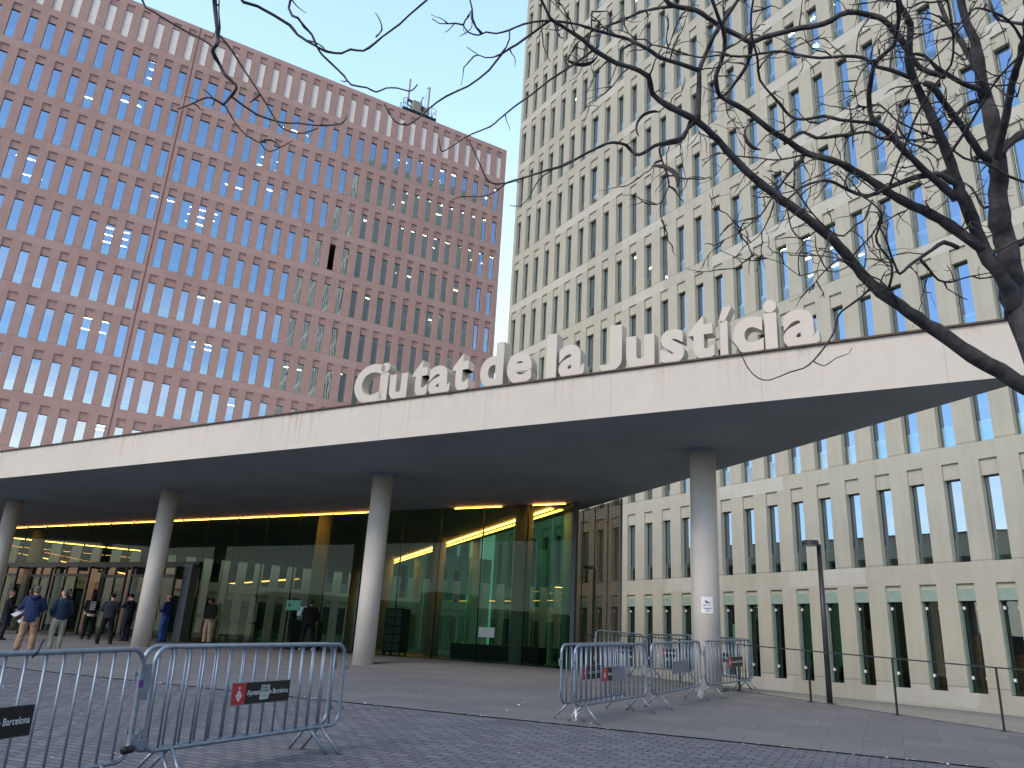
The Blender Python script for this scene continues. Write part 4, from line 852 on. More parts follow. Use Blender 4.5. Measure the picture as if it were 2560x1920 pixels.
# ------------------------------------------------------------------ railing and lamp
rl_ = thing('handrail', 'thin dark steel handrail on slim posts along the pavement edge', 'railing', (0, 0, 0))
ds_ = [3.5+1.85*k for k in range(0, 9)]
tops = []
for k, d in enumerate(ds_):
    p = NG*14.4+DG*d; z = gz(p.x, p.y)
    q = MB(); q.box(-.03, .03, -.006, .006, -.05, .985); q.box(-.06, .06, -.045, .045, -.0, .012); o = q.build('post', M['rail'], rl_); o.location = (p.x, p.y, z); o.rotation_euler = (0, 0, math.atan2(-NG.x, NG.y)+math.pi/2-.0)
    tops.append((p.x, p.y, z+.985))
q = MB()
for a, b_ in zip(tops[:-1], tops[1:]): q.obox(a, b_, .05, .024)
q.build('top_rail', M['rail'], rl_)
def lamp(p, LH, label):
    lm = thing('street_lamp', label, 'street lamp', (p.x, p.y, gz(p.x, p.y)), 0, 'street lamps')
    q = MB(); q.tube([(0, 0, -.1), (0, 0, LH)], [.058, .048], 16); q.build('pole', M['lamp_metal'], lm, smooth=True)
    hd = Vector((-.9, -.43, 0)).normalized(); c0 = hd*.24
    q = MB(); q.tube([(0, 0, LH-.03), tuple(hd*.13+Vector((0, 0, LH)))], .03, 8)
    q.tube([tuple(c0+Vector((0, 0, LH-.04))), tuple(c0+Vector((0, 0, LH+.05)))], [.17, .165], 28)
    q.build('lamp_head', M['lamp_metal'], lm)
    q = MB(); q.tube([tuple(c0+Vector((0, 0, LH-.055))), tuple(c0+Vector((0, 0, LH-.041)))], .13, 24); q.build('diffuser', M['sticker'], lm)
    q = MB(); q.cyl(0, 0, -.02, .012, .11, 16); q.build('base_plate', M['lamp_metal'], lm)
lamp(NG*14.62+DG*10.62, 3.17, 'slender dark street lamp with a flat round head beside the handrail')
lamp(Vector((3.2, 27.3, 0)), 3.4, 'dark street lamp seen through the brown mesh screen')
# video sign on the front right column
vx, vy = COLS[2]; vd = Vector((-.18, -1, 0)).normalized(); vp = Vector((vx, vy, 0))+vd*.305
vs = thing('camera_sign', 'small white camera surveillance sign fixed on the front right column', 'sign', (vp.x, vp.y, gz(vx, vy)+1.80), math.atan2(vd.x, -vd.y)*1)
q = MB()
for k in range(9):
    a0 = -.42+.84*k/8
pts = [(.309*math.sin(t), .309*(1-math.cos(t))-.012) for t in [(-.43+.86*k/8) for k in range(9)]]
for (xa, ya), (xb, yb) in zip(pts[:-1], pts[1:]): q.quad((xa, ya, -.18), (xb, yb, -.18), (xb, yb, .18), (xa, ya, .18))
q.build('plate', M['sign_white'], vs)
q = MB(); yb = -.018
q.add([(-.055, yb, .075), (.02, yb, .045), (.03, yb, .075), (-.045, yb, .105)], [(0, 1, 2, 3)]); q.add([(.03, yb, .05), (.055, yb, .035), (.06, yb, .06), (.035, yb, .075)], [(0, 1, 2, 3)]); q.box(-.03, -.015, yb-.001, yb, .03, .085)
for z in (.005, -.06, -.075): q.box(-.09, .09, yb-.001, yb, z-.003, z+.003)
q.box(-.10, -.04, yb-.001, yb, -.012, -.005); q.box(-.012, .012, yb-.001, yb, -.11, -.09); q.box(-.05, .05, yb-.001, yb, -.135, -.128); q.build('print', simple('blue_ink', (.05, .07, .22), .5), vs)

# ------------------------------------------------------------------ buildings across the street behind the viewer, met only in reflections
def block_mat():
    m, n, o = new_mat('street_facade'); p = N(n, 'ShaderNodeBsdfPrincipled'); p.inputs['Roughness'].default_value = .8
    t = N(n, 'ShaderNodeTexCoord'); br = N(n, 'ShaderNodeTexBrick'); mp_ = N(n, 'ShaderNodeMapping'); mp_.inputs['Rotation'].default_value = (R(90), 0, 0)
    n.links.new(t.outputs['Object'], mp_.inputs[0]); n.links.new(mp_.outputs[0], br.inputs[0]); br.inputs['Scale'].default_value = 1; br.inputs['Brick Width'].default_value = 2.6; br.inputs['Row Height'].default_value = 3.1
    br.inputs['Mortar Size'].default_value = .7; br.inputs['Color1'].default_value = (.03, .035, .04, 1); br.inputs['Color2'].default_value = (.05, .05, .05, 1); br.inputs['Mortar'].default_value = (.15, .135, .11, 1); br.offset = 0
    n.links.new(br.outputs[0], p.inputs[0]); n.links.new(p.outputs[0], o.inputs[0]); return m
M['block'] = block_mat()
for az_, dist, wd, hh, nm in ((112, 62, 50, 9, 'ochre'), (150, 66, 56, 11, 'long'), (193, 62, 48, 8, 'low'), (232, 64, 50, 7.5, 'wide'), (268, 62, 44, 5.5, 'narrow')):
    a = R(az_); rt_ = thing('street_block', '%s dark street block of flats standing across the street behind the viewer' % nm, 'building', (math.sin(a)*dist, math.cos(a)*dist, -1.5), -a)
    q = MB(); q.box(-wd/2, wd/2, 0, 12, 0, hh+1.5); q.build('wall', M['block'], rt_)
    q = MB(); q.box(-wd/2-.3, wd/2+.3, -.3, 12.3, hh+1.5, hh+1.8); q.box(-3, 3, 3, 8, hh+1.8, hh+3.4); q.build('roof', M['steel'], rt_)
# ------------------------------------------------------------------ crowd barriers
def crest(B, x, z, s, y):
    """crowned lozenge: two quarters with a cross, two with stripes (white = 0, red = 1)"""
    B.add([(x, y, z+s), (x-.72*s, y, z), (x, y, z-s), (x+.72*s, y, z)], [(0, 1, 2, 3)], 0)
    y2 = y-.0012
    for cx, cz in ((-.25, .22), (.2, -.28)):
        B.box(x+(cx-.13)*s, x+(cx+.13)*s, y2-.0003, y2, z+(cz-.03)*s, z+(cz+.03)*s, 1); B.box(x+(cx-.03)*s, x+(cx+.03)*s, y2-.0003, y2, z+(cz-.18)*s, z+(cz+.18)*s, 1)
    for k in range(3):
        B.box(x+(.08+.14*k)*s, x+(.13+.14*k)*s, y2-.0003, y2, z+.03*s, z+(.62-.17*k)*s, 1)
        B.box(x-(.13+.14*k)*s, x-(.08+.14*k)*s, y2-.0003, y2, z-(.62-.17*k)*s, z-.03*s, 1)
    B.box(x-.27*s, x+.27*s, y-.001, y, z+1.12*s, z+1.24*s, 0)
    for k in range(5):
        a = (k-2)*.14; B.add([(x+(a-.06)*s, y, z+1.24*s), (x+(a+.06)*s, y, z+1.24*s), (x+(a*1.35)*s, y, z+(1.52-.05*abs(k-2))*s)], [(0, 1, 2)], 0)
TXT = None
def sign_plate(parent, x, z, mode, wd=.76, h=.195):
    root = MB(); root.box(x-wd/2-.008, x+wd/2+.008, -.026, -.022, z-h/2-.006, z+h/2+.006); p = root.build('sign_plate', M['galv'], parent)
    q = MB(); q.box(x-wd/2, x-wd/2+h*.86, -.0285, -.026, z-h/2, z+h/2); q.build('red_panel', M['sign_red'], p)
    q = MB(); q.box(x-wd/2+h*.86, x+wd/2, -.0285, -.026, z-h/2, z+h/2); q.build('black_panel', M['sign_black'], p)
    q = MB(); crest(q, x-wd/2+h*.43, z-h*.08, h*.29, -.030); q.build('crest', [M['sign_white'], M['sign_red']], p)
    me = text_mesh('Ajuntament de Barcelona', 1, 0, .012, 3)
    fit_mesh(me, x-wd/2+h*.95, x+wd/2-.018, z-.034, z+.030)
    me.materials.append(M['sign_white']); o = link('lettering', me, p, (0, -.0292, 0))
    if mode == 'sticker':
        q = MB(); sx0 = x+.035; a = .08
        q.add([(sx0-.062, -.0312, z-.068), (sx0+.056, -.0312, z-.064), (sx0+.068, -.0312, z+.066), (sx0-.050, -.0312, z+.068)], [(0, 1, 2, 3)]); st = q.build('paper_sticker', M['sticker'], p)
        for t, zz, hh, ww in (('TOURISTS', .034, .024, .050), ('GO HOME', .004, .024, .046), ('REFUGEES', -.024, .008, .026), ('WELCOME', -.040, .008, .026)):
            me = text_mesh(t, 1, 0, .03 if hh > .012 else 0, 2); fit_mesh(me, sx0-ww, sx0+ww+.004, z+zz-.002, z+zz+hh); me.materials.append(M['ink']); link('lettering', me, st, (0, -.0318, 0))
    if mode == 'covered':
        q = MB(); q.box(x-.06, x+wd/2+.02, -.034, -.031, z-h*.52, z+h*.52); q.build('cover_sheet', M['galv'], p)
    if mode == 'blank':
        q = MB(); q.add([(x-wd/2-.02, -.033, z-h*.6), (x+wd/2, -.033, z-h*.5), (x+wd/2+.01, -.033, z+h*.6), (x-wd/2, -.033, z+h*.5)], [(0, 1, 2, 3)]); q.build('cover_sheet', M['galv'], p)
        for n_ in ('lettering',): pass
def barrier(A, B_, label, group, mode='plain', feet=.30, tilt=0., signx=0., flip=False, detail=True):
    A = Vector((A[0], A[1], 0)); B_ = Vector((B_[0], B_[1], 0)); Ln = (B_-A).length; mid = (A+B_)/2
    za, zb = gz(A.x, A.y), gz(B_.x, B_.y)
    root = thing('crowd_barrier', label, 'barrier', (mid.x, mid.y, (za+zb)/2), math.atan2(B_.y-A.y, B_.x-A.x), group)
    root.rotation_euler = (R(tilt), -math.atan2(zb-za, Ln), root.rotation_euler.z)
    hl = Ln/2; z0, z1, rr = .255, 1.10, .13
    pts = []
    for (cx, cz, a0) in ((hl-rr, z1-rr, 0), (-hl+rr, z1-rr, 90), (-hl+rr, z0+rr, 180), (hl-rr, z0+rr, 270)):
        for k in range(7):
            a = R(a0+15*k); pts.append((cx+rr*math.cos(a), 0, cz+rr*math.sin(a)))
    pts.append(pts[0])
    q = MB(); q.tube(pts, .0205, 12, cap=False); q.build('frame', M['galv'], root, smooth=True)
    n = max(6, round((Ln-.1)/.172)); bm_ = MB(); bm_.tube([(0, 0, z0+.01), (0, 0, z1-.01)], .0105, 8); me = bm_.mesh('bar', M['galv'], True)
    for k in range(n):
        x = -hl+(k+1)*Ln/(n+1); link('bar', me, root, (x, 0, 0), (0, R(random.uniform(-.35, .35)), 0))
    for sx_ in (-1, 1):
        for sy in (-1, 1):
            q = MB(); x = sx_*(hl-feet); q.tube([(x, sy*.008, z0+.01), (x+sx_*.04, sy*.26, .014)], .0165, 8); q.build('leg', M['galv'], root, smooth=True)
    q = MB(); q.box(hl-.005, hl+.075, -.012, .012, .83, .95); q.box(hl-.005, hl+.05, -.03, .03, .40, .44); q.tube([(-hl-.06, 0, .80), (-hl-.06, 0, .90)], .01, 6); q.box(-hl-.07, -hl+.01, -.01, .01, .86, .885); q.tube([(-hl-.05, 0, .36), (-hl-.05, 0, .46)], .01, 6); q.box(-hl-.06, -hl+.01, -.01, .01, .40, .42)
    q.build('hook', M['galv'], root)
    if detail: sign_plate(root, signx, .66, mode)
    return root
NB = 'crowd barriers in the foreground'
dirv = Vector((1.25, 2.18, 0)).normalized(); nb = Vector((dirv.y, -dirv.x, 0))*-1
A1, B1 = Vector((-2.95, 7.28, 0)), Vector((-1.71, 9.46, 0))
b1 = barrier(A1, B1, 'galvanised crowd barrier whose black and red plate carries a paper sticker', NB, 'sticker', signx=.02)
q = MB(); q.box(1.262, 1.30, -.016, -.0125, .87, .92); q.build('yellow_tape', M['yellow'], b1)
b2 = barrier(A1+nb*.085-dirv*.05, B1+nb*.115-dirv*.07, 'galvanised crowd barrier nested directly behind the one with the paper sticker', NB, 'plain', detail=False)
# the barrier cut by the left frame edge
BR = Vector((-3.16, 7.02, 0)); BD = Vector((.32, .947, 0))
BR = Vector((-2.91, 6.94, 0)); BD = Vector((.30, .954, 0))
b3 = barrier(BR-BD*2.45, BR, 'galvanised crowd barrier cut by the left edge of the picture', NB, 'plain', signx=-.18)
q = MB(); q.box(1.19, 1.235, -.03, -.018, .80, .86); q.build('purple_tape', M['purple'], b3)
q = MB(); q.tube([(.12, 0, 1.07), (.13, -.03, 1.10), (.16, -.01, 1.14), (.19, 0, 1.19)], .006, 6); q.build('cable_tie', M['dark'], b3)
q = MB(); q.box(1.19, 1.31, -.028, -.022, .70, .98); q.build('hinge_plate', M['galv'], b3)
q = MB(); q.box(1.20, 1.42, -.028, -.018, .33, .39); q.build('hinge_bar', M['galv'], b3)
q = MB(); q.tube([(1.13, -.03, .335), (1.21, -.035, .34), (1.24, -.02, .335)], .03, 8); q.build('clamp', M['dark'], b3, smooth=True)
GB = 'crowd barriers around the front right column'
barrier((1.20, 12.35), (2.64, 14.42), 'crowd barrier with a half covered plate and white tape tied on its foot', GB, 'covered', signx=-.05)
barrier((1.02, 12.62), (2.32, 14.66), 'crowd barrier nested behind the one with the half covered plate', GB, 'plain', signx=-.15)
barrier((2.76, 14.55), (4.14, 16.64), 'crowd barrier whose plate is hidden under a bare grey sheet', GB, 'blank', signx=.1)
barrier((4.28, 16.78), (5.80, 18.62), 'crowd barrier with a whole plate right in front of the camera sign column', GB, 'plain', signx=.25)
barrier((2.55, 21.2), (4.02, 22.5), 'crowd barrier farthest back, nearest the brown mesh wall', GB, 'plain', signx=.1)
barrier((4.1, 22.3), (4.75, 19.9), 'crowd barrier directly behind the camera sign column beside the handrail', GB, 'plain', signx=.1)
barrier((5.1, 20.1), (5.72, 18.55), 'crowd barrier right of the camera sign column turned along the handrail', GB, 'plain', signx=-.2)
for nm, x, y, z, lab in (('tape_knot', 1.22, 12.36, .16, 'white tape knotted on the foot of the front left barrier'), ('tape_knot', 4.10, 16.52, .12, 'white tape hanging between the middle and rightmost barriers')):
    q = MB(); r_ = random.Random(int(z*100))
    for k in range(5):
        a = Vector((r_.uniform(-.03, .03), r_.uniform(-.03, .03), r_.uniform(0, .05))); q.tube([a, a+Vector((r_.uniform(-.04, .04), r_.uniform(-.03, .03), -.06)), a+Vector((r_.uniform(-.06, .06), r_.uniform(-.04, .04), -r_.uniform(.09, .13)))], [.012, .009, .003], 4, ell=.3)
    o = q.build(nm, M['sign_white']); o.location = (x, y, gz(x, y)+z); tag(o, lab, 'tape')

# ------------------------------------------------------------------ people
def fused(loops, voxel, name, mat, parent, wrinkle=0., smooth=2):
    B = MB()
    for kind, *a in loops:
        if kind == 't': B.tube(a[0], a[1], 12, 0, a[2] if len(a) > 2 else 1.)
        if kind == 'b': B.ball(a[0], a[1], 14)
        if kind == 'r':      # rings: centre, half width x, half depth y
            rings = a[0]; b = len(B.v); n = 16
            for c, rx, ry in rings:
                for k in range(n):
                    t = 2*math.pi*k/n; B.v.append((c[0]+rx*math.cos(t), c[1]+ry*math.sin(t), c[2]))
            for i in range(len(rings)-1):
                for k in range(n): B.f.append((b+i*n+k, b+i*n+(k+1) % n, b+(i+1)*n+(k+1) % n, b+(i+1)*n+k)); B.m.append(0)
            B.f.append(tuple(b+k for k in reversed(range(n)))); B.m.append(0); B.f.append(tuple(b+(len(rings)-1)*n+k for k in range(n))); B.m.append(0)
    me = B.mesh('tmp', mat); bm = bmesh.new(); bm.from_mesh(me); bmesh.ops.recalc_face_normals(bm, faces=bm.faces[:]); bm.to_mesh(me); bm.free()
    o = bpy.data.objects.new('tmp', me); C.objects.link(o)
    m = o.modifiers.new('r', 'REMESH'); m.mode = 'VOXEL'; m.voxel_size = voxel; m.use_smooth_shade = True
    if smooth: s_ = o.modifiers.new('s', 'SMOOTH'); s_.factor = .5; s_.iterations = smooth
    bpy.context.view_layer.update(); dg = bpy.context.evaluated_depsgraph_get()
    out = bpy.data.meshes.new_from_object(o.evaluated_get(dg)); bpy.data.objects.remove(o)
    if not out.materials: out.materials.append(mat)
    if wrinkle:
        for v in out.vertices:
            k = mnoise.noise(Vector((v.co.x*9, v.co.y*9, v.co.z*16)))+.5*mnoise.noise(Vector((v.co.x*20, v.co.y*20, v.co.z*30)))
            v.co += v.normal*wrinkle*k
    out.polygons.foreach_set('use_smooth', [True]*len(out.polygons))
    return link(name, out, parent)
CL = {}
def cloth(name, col, rough=.85):
    if name not in CL: CL[name] = simple(name, col, rough, var=.18, scale=6, spec=.2)
    return CL[name]
def person(label, pos, face, H, arms, jacket, trousers, shoes, hair='short', haircol='hair_dark', skin='skin', look=0., stance=.11, jlen=.80, bulk=1., legsw=1., hood=False, lean=0., cap=None, z=None, headdown=0.):
    """face = direction the body faces in degrees clockwise from +y; arms = ((elbow, hand) left, right) in body space, x to the right, y forward"""
    rz = -R(face); zz = gz(*pos) if z is None else z
    root = thing('person', label, 'person', (pos[0], pos[1], zz), rz, None); root.scale = (H/1.75,)*3
    ln = lambda z_: lean*(z_-.9)
    hipz, shz = .93, 1.42
    sk = M[skin]
    body = []; jl = []; tl = []
    feet = []
    hands = []
    for sx_ in (-1, 1):
        hip = (sx_*.09, 0, hipz); kn = (sx_*(.09+stance*.35), .03, .49); an = (sx_*(stance+.02), -.02, .08)
        body += [('t', [hip, kn, an], [.085, .055, .038])]
        tl += [('t', [hip, (sx_*(.10+stance*.15), .01, .72), kn, (sx_*(stance+.015), -.005, .26), (an[0], an[1]+.01, .07)], [.118*legsw, .102*legsw, .082*legsw, .080*legsw, .078*legsw])]
        feet.append(an)
    tl += [('r', [((0, 0, .84), .16, .11), ((0, 0, .96), .175, .125), ((0, 0, 1.06), .165, .115)])]
    body += [('r', [((0, 0, .86), .12, .09), ((0, 0, .98), .15, .10), ((0, ln(1.2), 1.18), .135, .09), ((0, ln(1.38), 1.38), .165, .10), ((0, ln(1.46), 1.465), .09, .07)])]
    nk = Vector((0, ln(1.5), 1.49)); hc = Vector((0, ln(1.64)+.015, 1.635))
    body += [('t', [nk-Vector((0, 0, .06)), nk+Vector((0, .008, .09))], [.058, .052])]
    hm = Matrix.Translation(nk) @ Matrix.Rotation(-R(look), 4, 'Z') @ Matrix.Rotation(-R(headdown), 4, 'X') @ Matrix.Translation(-nk)
    def hp(v): return tuple(hm @ Vector(v))
    body += [('b', hp(hc+Vector((0, 0, .02))), (.076, .092, .10)), ('b', hp(hc+Vector((0, .022, -.055))), (.058, .066, .062)),
             ('t', [hp(hc+Vector((0, .085, .02))), hp(hc+Vector((0, .112, -.018)))], [.010, .016])]
    for sx_ in (-1, 1): body += [('b', hp(hc+Vector((sx_*.078, -.005, 0))), (.014, .02, .032))]
    b_ = bulk
    jl += [('r', [((0, 0, jlen), .185*b_, .135*b_), ((0, 0, .93), .192*b_, .142*b_), ((0, ln(1.1), 1.1), .185*b_, .135*b_), ((0, ln(1.3), 1.3), .20*b_, .138*b_), ((0, ln(1.41), 1.41), .185*b_, .12*b_), ((0, ln(1.47), 1.475), .085, .08), ((0, ln(1.5)+.0, 1.51), .078, .075)])]
    for sx_, (el, ha) in zip((-1, 1), arms):
        sh = Vector((sx_*.185, ln(1.4), 1.405)); el = Vector(el); ha = Vector(ha)
        body += [('t', [sh, el, ha], [.05, .04, .027])]
        jl += [('t', [sh-Vector((sx_*.06, 0, 0)), sh, sh.lerp(el, .5), el, el.lerp(ha, .5), el.lerp(ha, .88)], [.07, .078*b_, .068*b_, .062*b_, .055*b_, .048])]
        hands.append((ha, (ha-el).normalized(), sx_))
    bo = fused(body, .014, 'body', sk, root)
    # hands: palm, four bent fingers of unequal length and a thumb leaving the side of the palm
    hb = bmesh.new(); hb.from_mesh(bo.data); HB = MB()
    for ha, d, sx_ in hands:
        side = d.cross(Vector((0, 1, 0))); side = (side if side.length > .2 else d.cross(Vector((1, 0, 0)))).normalized()
        nrm = side.cross(d).normalized(); curl = nrm if nrm.y > 0 else -nrm
        if abs(d.y) > .7: curl = Vector((0, 0, -1))
        HB.tube([ha-d*.02, ha+d*.02, ha+d*.085], [.026, .034, .036], 10, 0, .5)
        for k, ln_ in enumerate((.062, .072, .067, .052)):
            a = ha+d*.08+side*(k-1.5)*.019
            HB.tube([a, a+d*ln_*.45+curl*.004, a+d*ln_*.75+curl*.02, a+d*ln_*.85+curl*.036], [.0095, .009, .008, .006], 6)
        a = ha+d*.025+side*.028*(1 if sx_ < 0 else -1)
        HB.tube([a, a+d*.03+side*.022*(1 if sx_ < 0 else -1)+curl*.008, a+d*.055+side*.024*(1 if sx_ < 0 else -1)+curl*.02], [.012, .011, .008], 6)
    me2 = HB.mesh('tmp', sk, True); hb.from_mesh(me2); hb.to_mesh(bo.data); hb.free(); bo.data.polygons.foreach_set('use_smooth', [True]*len(bo.data.polygons))
    jo = fused(jl, .022, 'jacket', cloth(*jacket), root, .010)
    if hood: fused([('t', [(-.10, ln(1.45)-.03, 1.50), (-.09, ln(1.45)-.12, 1.46), (0, ln(1.45)-.155, 1.42), (.09, ln(1.45)-.12, 1.46), (.10, ln(1.45)-.03, 1.50)], [.04, .05, .06, .05, .04])], .02, 'hood', cloth(*jacket), jo, .006)
    fused(tl, .022, 'trousers', cloth(*trousers), root, .009)
    for a in feet:
        q = MB(); q.tube([(a[0], a[1]-.05, .045), (a[0], a[1]+.05, .05), (a[0], a[1]+.14, .035), (a[0], a[1]+.19, .03)], [.042, .048, .042, .025], 10, 0, .9); q.box(a[0]-.045, a[0]+.045, a[1]-.09, a[1]+.19, 0, .018)
        q.build('shoe', cloth(*shoes), root, smooth=True)
    B = MB()
    if hair == 'short':
        B.ball(hp(hc+Vector((0, -.018, .042))), (.083, .092, .092), 14); B.ball(hp(hc+Vector((0, -.045, -.01))), (.075, .062, .075), 12)
    elif hair == 'bald':
        B.ball(hp(hc+Vector((0, -.042, -.012))), (.082, .058, .05), 12)
    elif hair == 'cap':
        B.ball(hp(hc+Vector((0, -.012, .045))), (.088, .102, .092), 14)
    elif hair == 'hood':
        B.ball(hp(hc+Vector((0, -.02, .01))), (.100, .112, .135), 16); B.ball(hp(hc+Vector((0, -.03, -.09))), (.10, .09, .09), 12)
    mt = cloth(*cap) if cap else M[haircol]
    B.build('hair' if hair in ('short', 'bald') else ('cap' if hair == 'cap' else 'hood'), mt, root, smooth=True)
    q = MB()
    for sx_ in (-1, 1): q.ball(hp(hc+Vector((sx_*.030, .083, .022))), .009, 8)
    q.build('eyes', M['eye'], root, smooth=True)
    q = MB(); q.tube([hp(hc+Vector((-.022, .082, -.058))), hp(hc+Vector((0, .088, -.060))), hp(hc+Vector((.022, .082, -.058)))], .006, 6); q.build('mouth', M['lip'], root)
    return root
DOWN = (((-.25, -.02, 1.14), (-.24, .06, .90)), ((.25, -.02, 1.14), (.24, .06, .90)))
POCK = (((-.27, -.04, 1.15), (-.20, .10, .98)), ((.27, -.04, 1.15), (.20, .10, .98)))
FOLD = (((-.27, .02, 1.17), (.04, .20, 1.17)), ((.27, .02, 1.17), (-.06, .19, 1.21)))
person('person in navy hooded jacket and tan trousers seen from behind holding white papers', (-12.95, 22.75), -14, 1.77,
       (((-.30, .05, 1.18), (-.42, .22, 1.10)), ((.27, .05, 1.16), (.12, .22, 1.10))), ('navy_jacket', (.018, .030, .085)), ('tan_trousers', (.30, .20, .125)), ('brown_shoes', (.09, .06, .04)), hair='short', haircol='hair_grey', look=-25, stance=.15, jlen=.80, bulk=1.12, hood=True, legsw=1.1)
person('person in dark blue padded jacket and khaki trousers, hands in pockets', (-12.42, 23.25), -48, 1.72,
       POCK, ('dark_blue_padded', (.018, .034, .060)), ('khaki_trousers', (.30, .30, .22)), ('brown_shoes', (.09, .06, .04)), hair='short', haircol='hair_grey', look=-45, stance=.10, jlen=.90, bulk=1.05)
pp = MB(); pp.quad((-13.62, 22.90, 1.62), (-13.16, 22.86, 1.86), (-13.10, 22.88, 1.80), (-13.50, 22.92, 1.56)); pp.quad((-13.42, 22.93, 1.46), (-13.10, 22.90, 1.64), (-13.12, 22.92, 1.56), (-13.36, 22.95, 1.40))
o = pp.build('paper_sheets', M['paper']); o.location = (0, 0, 0); tag(o, 'white papers held by the person in the navy jacket', 'papers')
sol = o.modifiers.new('s', 'SOLIDIFY'); sol.thickness = .004
person('grey haired person in a long black coat cut by the left edge', (-17.15, 28.6), 60, 1.66, (((-.25, .0, 1.14), (-.2, .12, .95)), ((.22, .12, 1.16), (.18, .32, 1.18))), ('black_coat', (.010, .010, .012)), ('dark_jeans', (.016, .020, .030)), ('dark_shoes', (.03, .025, .02)), haircol='hair_grey', look=15, jlen=.66, bulk=1.1)
person('bearded person in dark grey jacket facing the camera', (-19.6, 34.0), 165, 1.80, (((-.25, .05, 1.16), (-.08, .20, 1.15)), ((.25, .05, 1.16), (.06, .22, 1.2))), ('charcoal_jacket', (.028, .032, .040)), ('slate_trousers', (.035, .042, .055)), ('dark_shoes', (.03, .025, .02)), skin='skin_dark', stance=.1, hood=True)
person('person in black standing behind the person in khaki trousers', (-17.6, 33.2), 190, 1.84, DOWN, ('black_jacket', (.009, .009, .010)), ('black_trousers', (.010, .010, .012)), ('dark_shoes', (.03, .025, .02)), haircol='hair_dark', jlen=.8)
p6 = person('person in black hooded top with white lettering on the back', (-15.75, 31.6), -35, 1.72, (((-.25, .02, 1.15), (-.10, .20, 1.05)), ((.25, .02, 1.15), (.10, .2, 1.05))), ('black_hoodie', (.009, .009, .010)), ('black_joggers', (.008, .008, .010)), ('dark_trainers', (.03, .03, .035)), hair='hood', cap=('black_hoodie', (.009, .009, .010)), jlen=.93, bulk=1.02, stance=.10)
q = MB(); q.tube([(0, 0, .86), (0, 0, .95)], [.19, .195], 20, 0, .76, cap=False); q.build('waist_band', cloth('beige_cloth', (.50, .38, .26)), p6, smooth=True)
q = MB(); q.ball((-.19, .07, .95), (.035, .04, .04), 10); q.build('cuff', M['sign_white'], p6, smooth=True)
for k, (t, wz, hz) in enumerate((('ORE', .07, .045), ('TFC', .07, .045), ('HERE', .06, .04), ('MIND', .09, .04), ('GONE', .09, .04))):
    me = text_mesh(t, 1, 0, .03, 2)
    fit_mesh(me, -.0, .0+1, 0, 1)
    zc = 1.37-k*.075 if k > 1 else 1.37
    if k == 0: xa, xb, zc = -.10, -.01, 1.375
    elif k == 1: xa, xb, zc = .02, .10, 1.375
    else: xa, xb, zc = -.09, .10, 1.375-(k-1)*.085
    for v in me.vertices:
        x = xa+(xb-xa)*v.co.x; v.co = (-x, -.150-.0*abs(x), zc-.025+.055*v.co.z)
    me.materials.append(M['sign_white']); link('lettering', me, p6)
p7 = person('person in black cap and dark puffer jacket seen from behind', (-13.65, 28.7), -8, 1.70, (((-.29, .03, 1.16), (-.16, .2, 1.08)), ((.28, .03, 1.16), (.10, .2, 1.08))), ('dark_puffer', (.014, .018, .028)), ('black_joggers', (.008, .008, .010)), ('dark_trainers', (.03, .03, .035)), hair='cap', cap=('black_cap', (.008, .008, .008)), jlen=.86, bulk=1.15, stance=.20, lean=.08, look=-15)
q = MB()
for k in range(9): z_ = .86+k*.066; rr_ = .222 if z_ < 1.32 else .215; 
for k in range(8): z_ = .90+k*.066; q.tube([(0, .02+.08*(z_-.9), z_-.004), (0, .02+.08*(z_-.9), z_+.004)], [.214, .214], 24, 0, .72, cap=False)
q.build('quilting', cloth('dark_puffer', (.014, .018, .028)), p7, smooth=True)
q = MB(); [q.tube([(sx_*.215, -.02, .09), (sx_*.215, -.02, .125)], .05, 10) for sx_ in (-1, 1)]; q.build('socks', M['sign_white'], p7, smooth=True)
person('person in dark overcoat and cap raising a hand to the face', (-14.15, 31.35), -75, 1.74, (((-.24, .16, 1.24), (-.02, .17, 1.50)), ((.25, .02, 1.15), (.15, .2, 1.08))), ('midnight_coat', (.010, .013, .024)), ('midnight_trousers', (.014, .020, .032)), ('dark_shoes', (.03, .025, .02)), hair='cap', cap=('black_cap', (.008, .008, .008)), jlen=.78, bulk=1.1, headdown=18)
p9 = person('bald person in a royal blue jacket and blue jeans holding a folded paper', (-13.0, 32.0), -78, 1.78, (((-.25, .02, 1.15), (-.10, .24, 1.12)), ((.25, .02, 1.15), (.1, .24, 1.12))), ('royal_jacket', (.015, .025, .12)), ('blue_jeans', (.030, .075, .26)), ('navy_shoes', (.02, .04, .12)), hair='bald', haircol='hair_grey', jlen=.9)
q = MB(); q.box(-.16, .02, .27, .275, 1.10, 1.22); o = q.build('folded_paper', M['paper'], p9); 
o.parent = None; o.matrix_world = Matrix.Translation(p9.location) @ Matrix.Rotation(p9.rotation_euler.z, 4, 'Z'); tag(o, 'folded white paper held by the bald person in blue', 'paper')
person('person in black bomber jacket and beige chinos looking down at the glass', (-11.35, 32.2), 205, 1.74, (((-.26, .0, 1.15), (-.20, .10, .96)), ((.26, .0, 1.15), (.20, .12, .96))), ('black_bomber', (.012, .016, .014)), ('beige_chinos', (.40, .29, .21)), ('dark_trainers', (.03, .03, .035)), skin='skin_dark', headdown=28, jlen=.95, bulk=1.1, legsw=1.1, look=15, hood=True)
p11 = person('person all in black seen from behind at the lobby glass with feet apart', (-7.0, 30.3), -12, 1.83, (((-.27, .02, 1.17), (-.20, .16, 1.02)), ((.28, .0, 1.16), (.24, .10, .98))), ('black_jacket', (.009, .009, .010)), ('black_trousers', (.010, .010, .012)), ('white_trainers', (.4, .4, .4)), hair='short', jlen=.85, bulk=1.15, stance=.19)
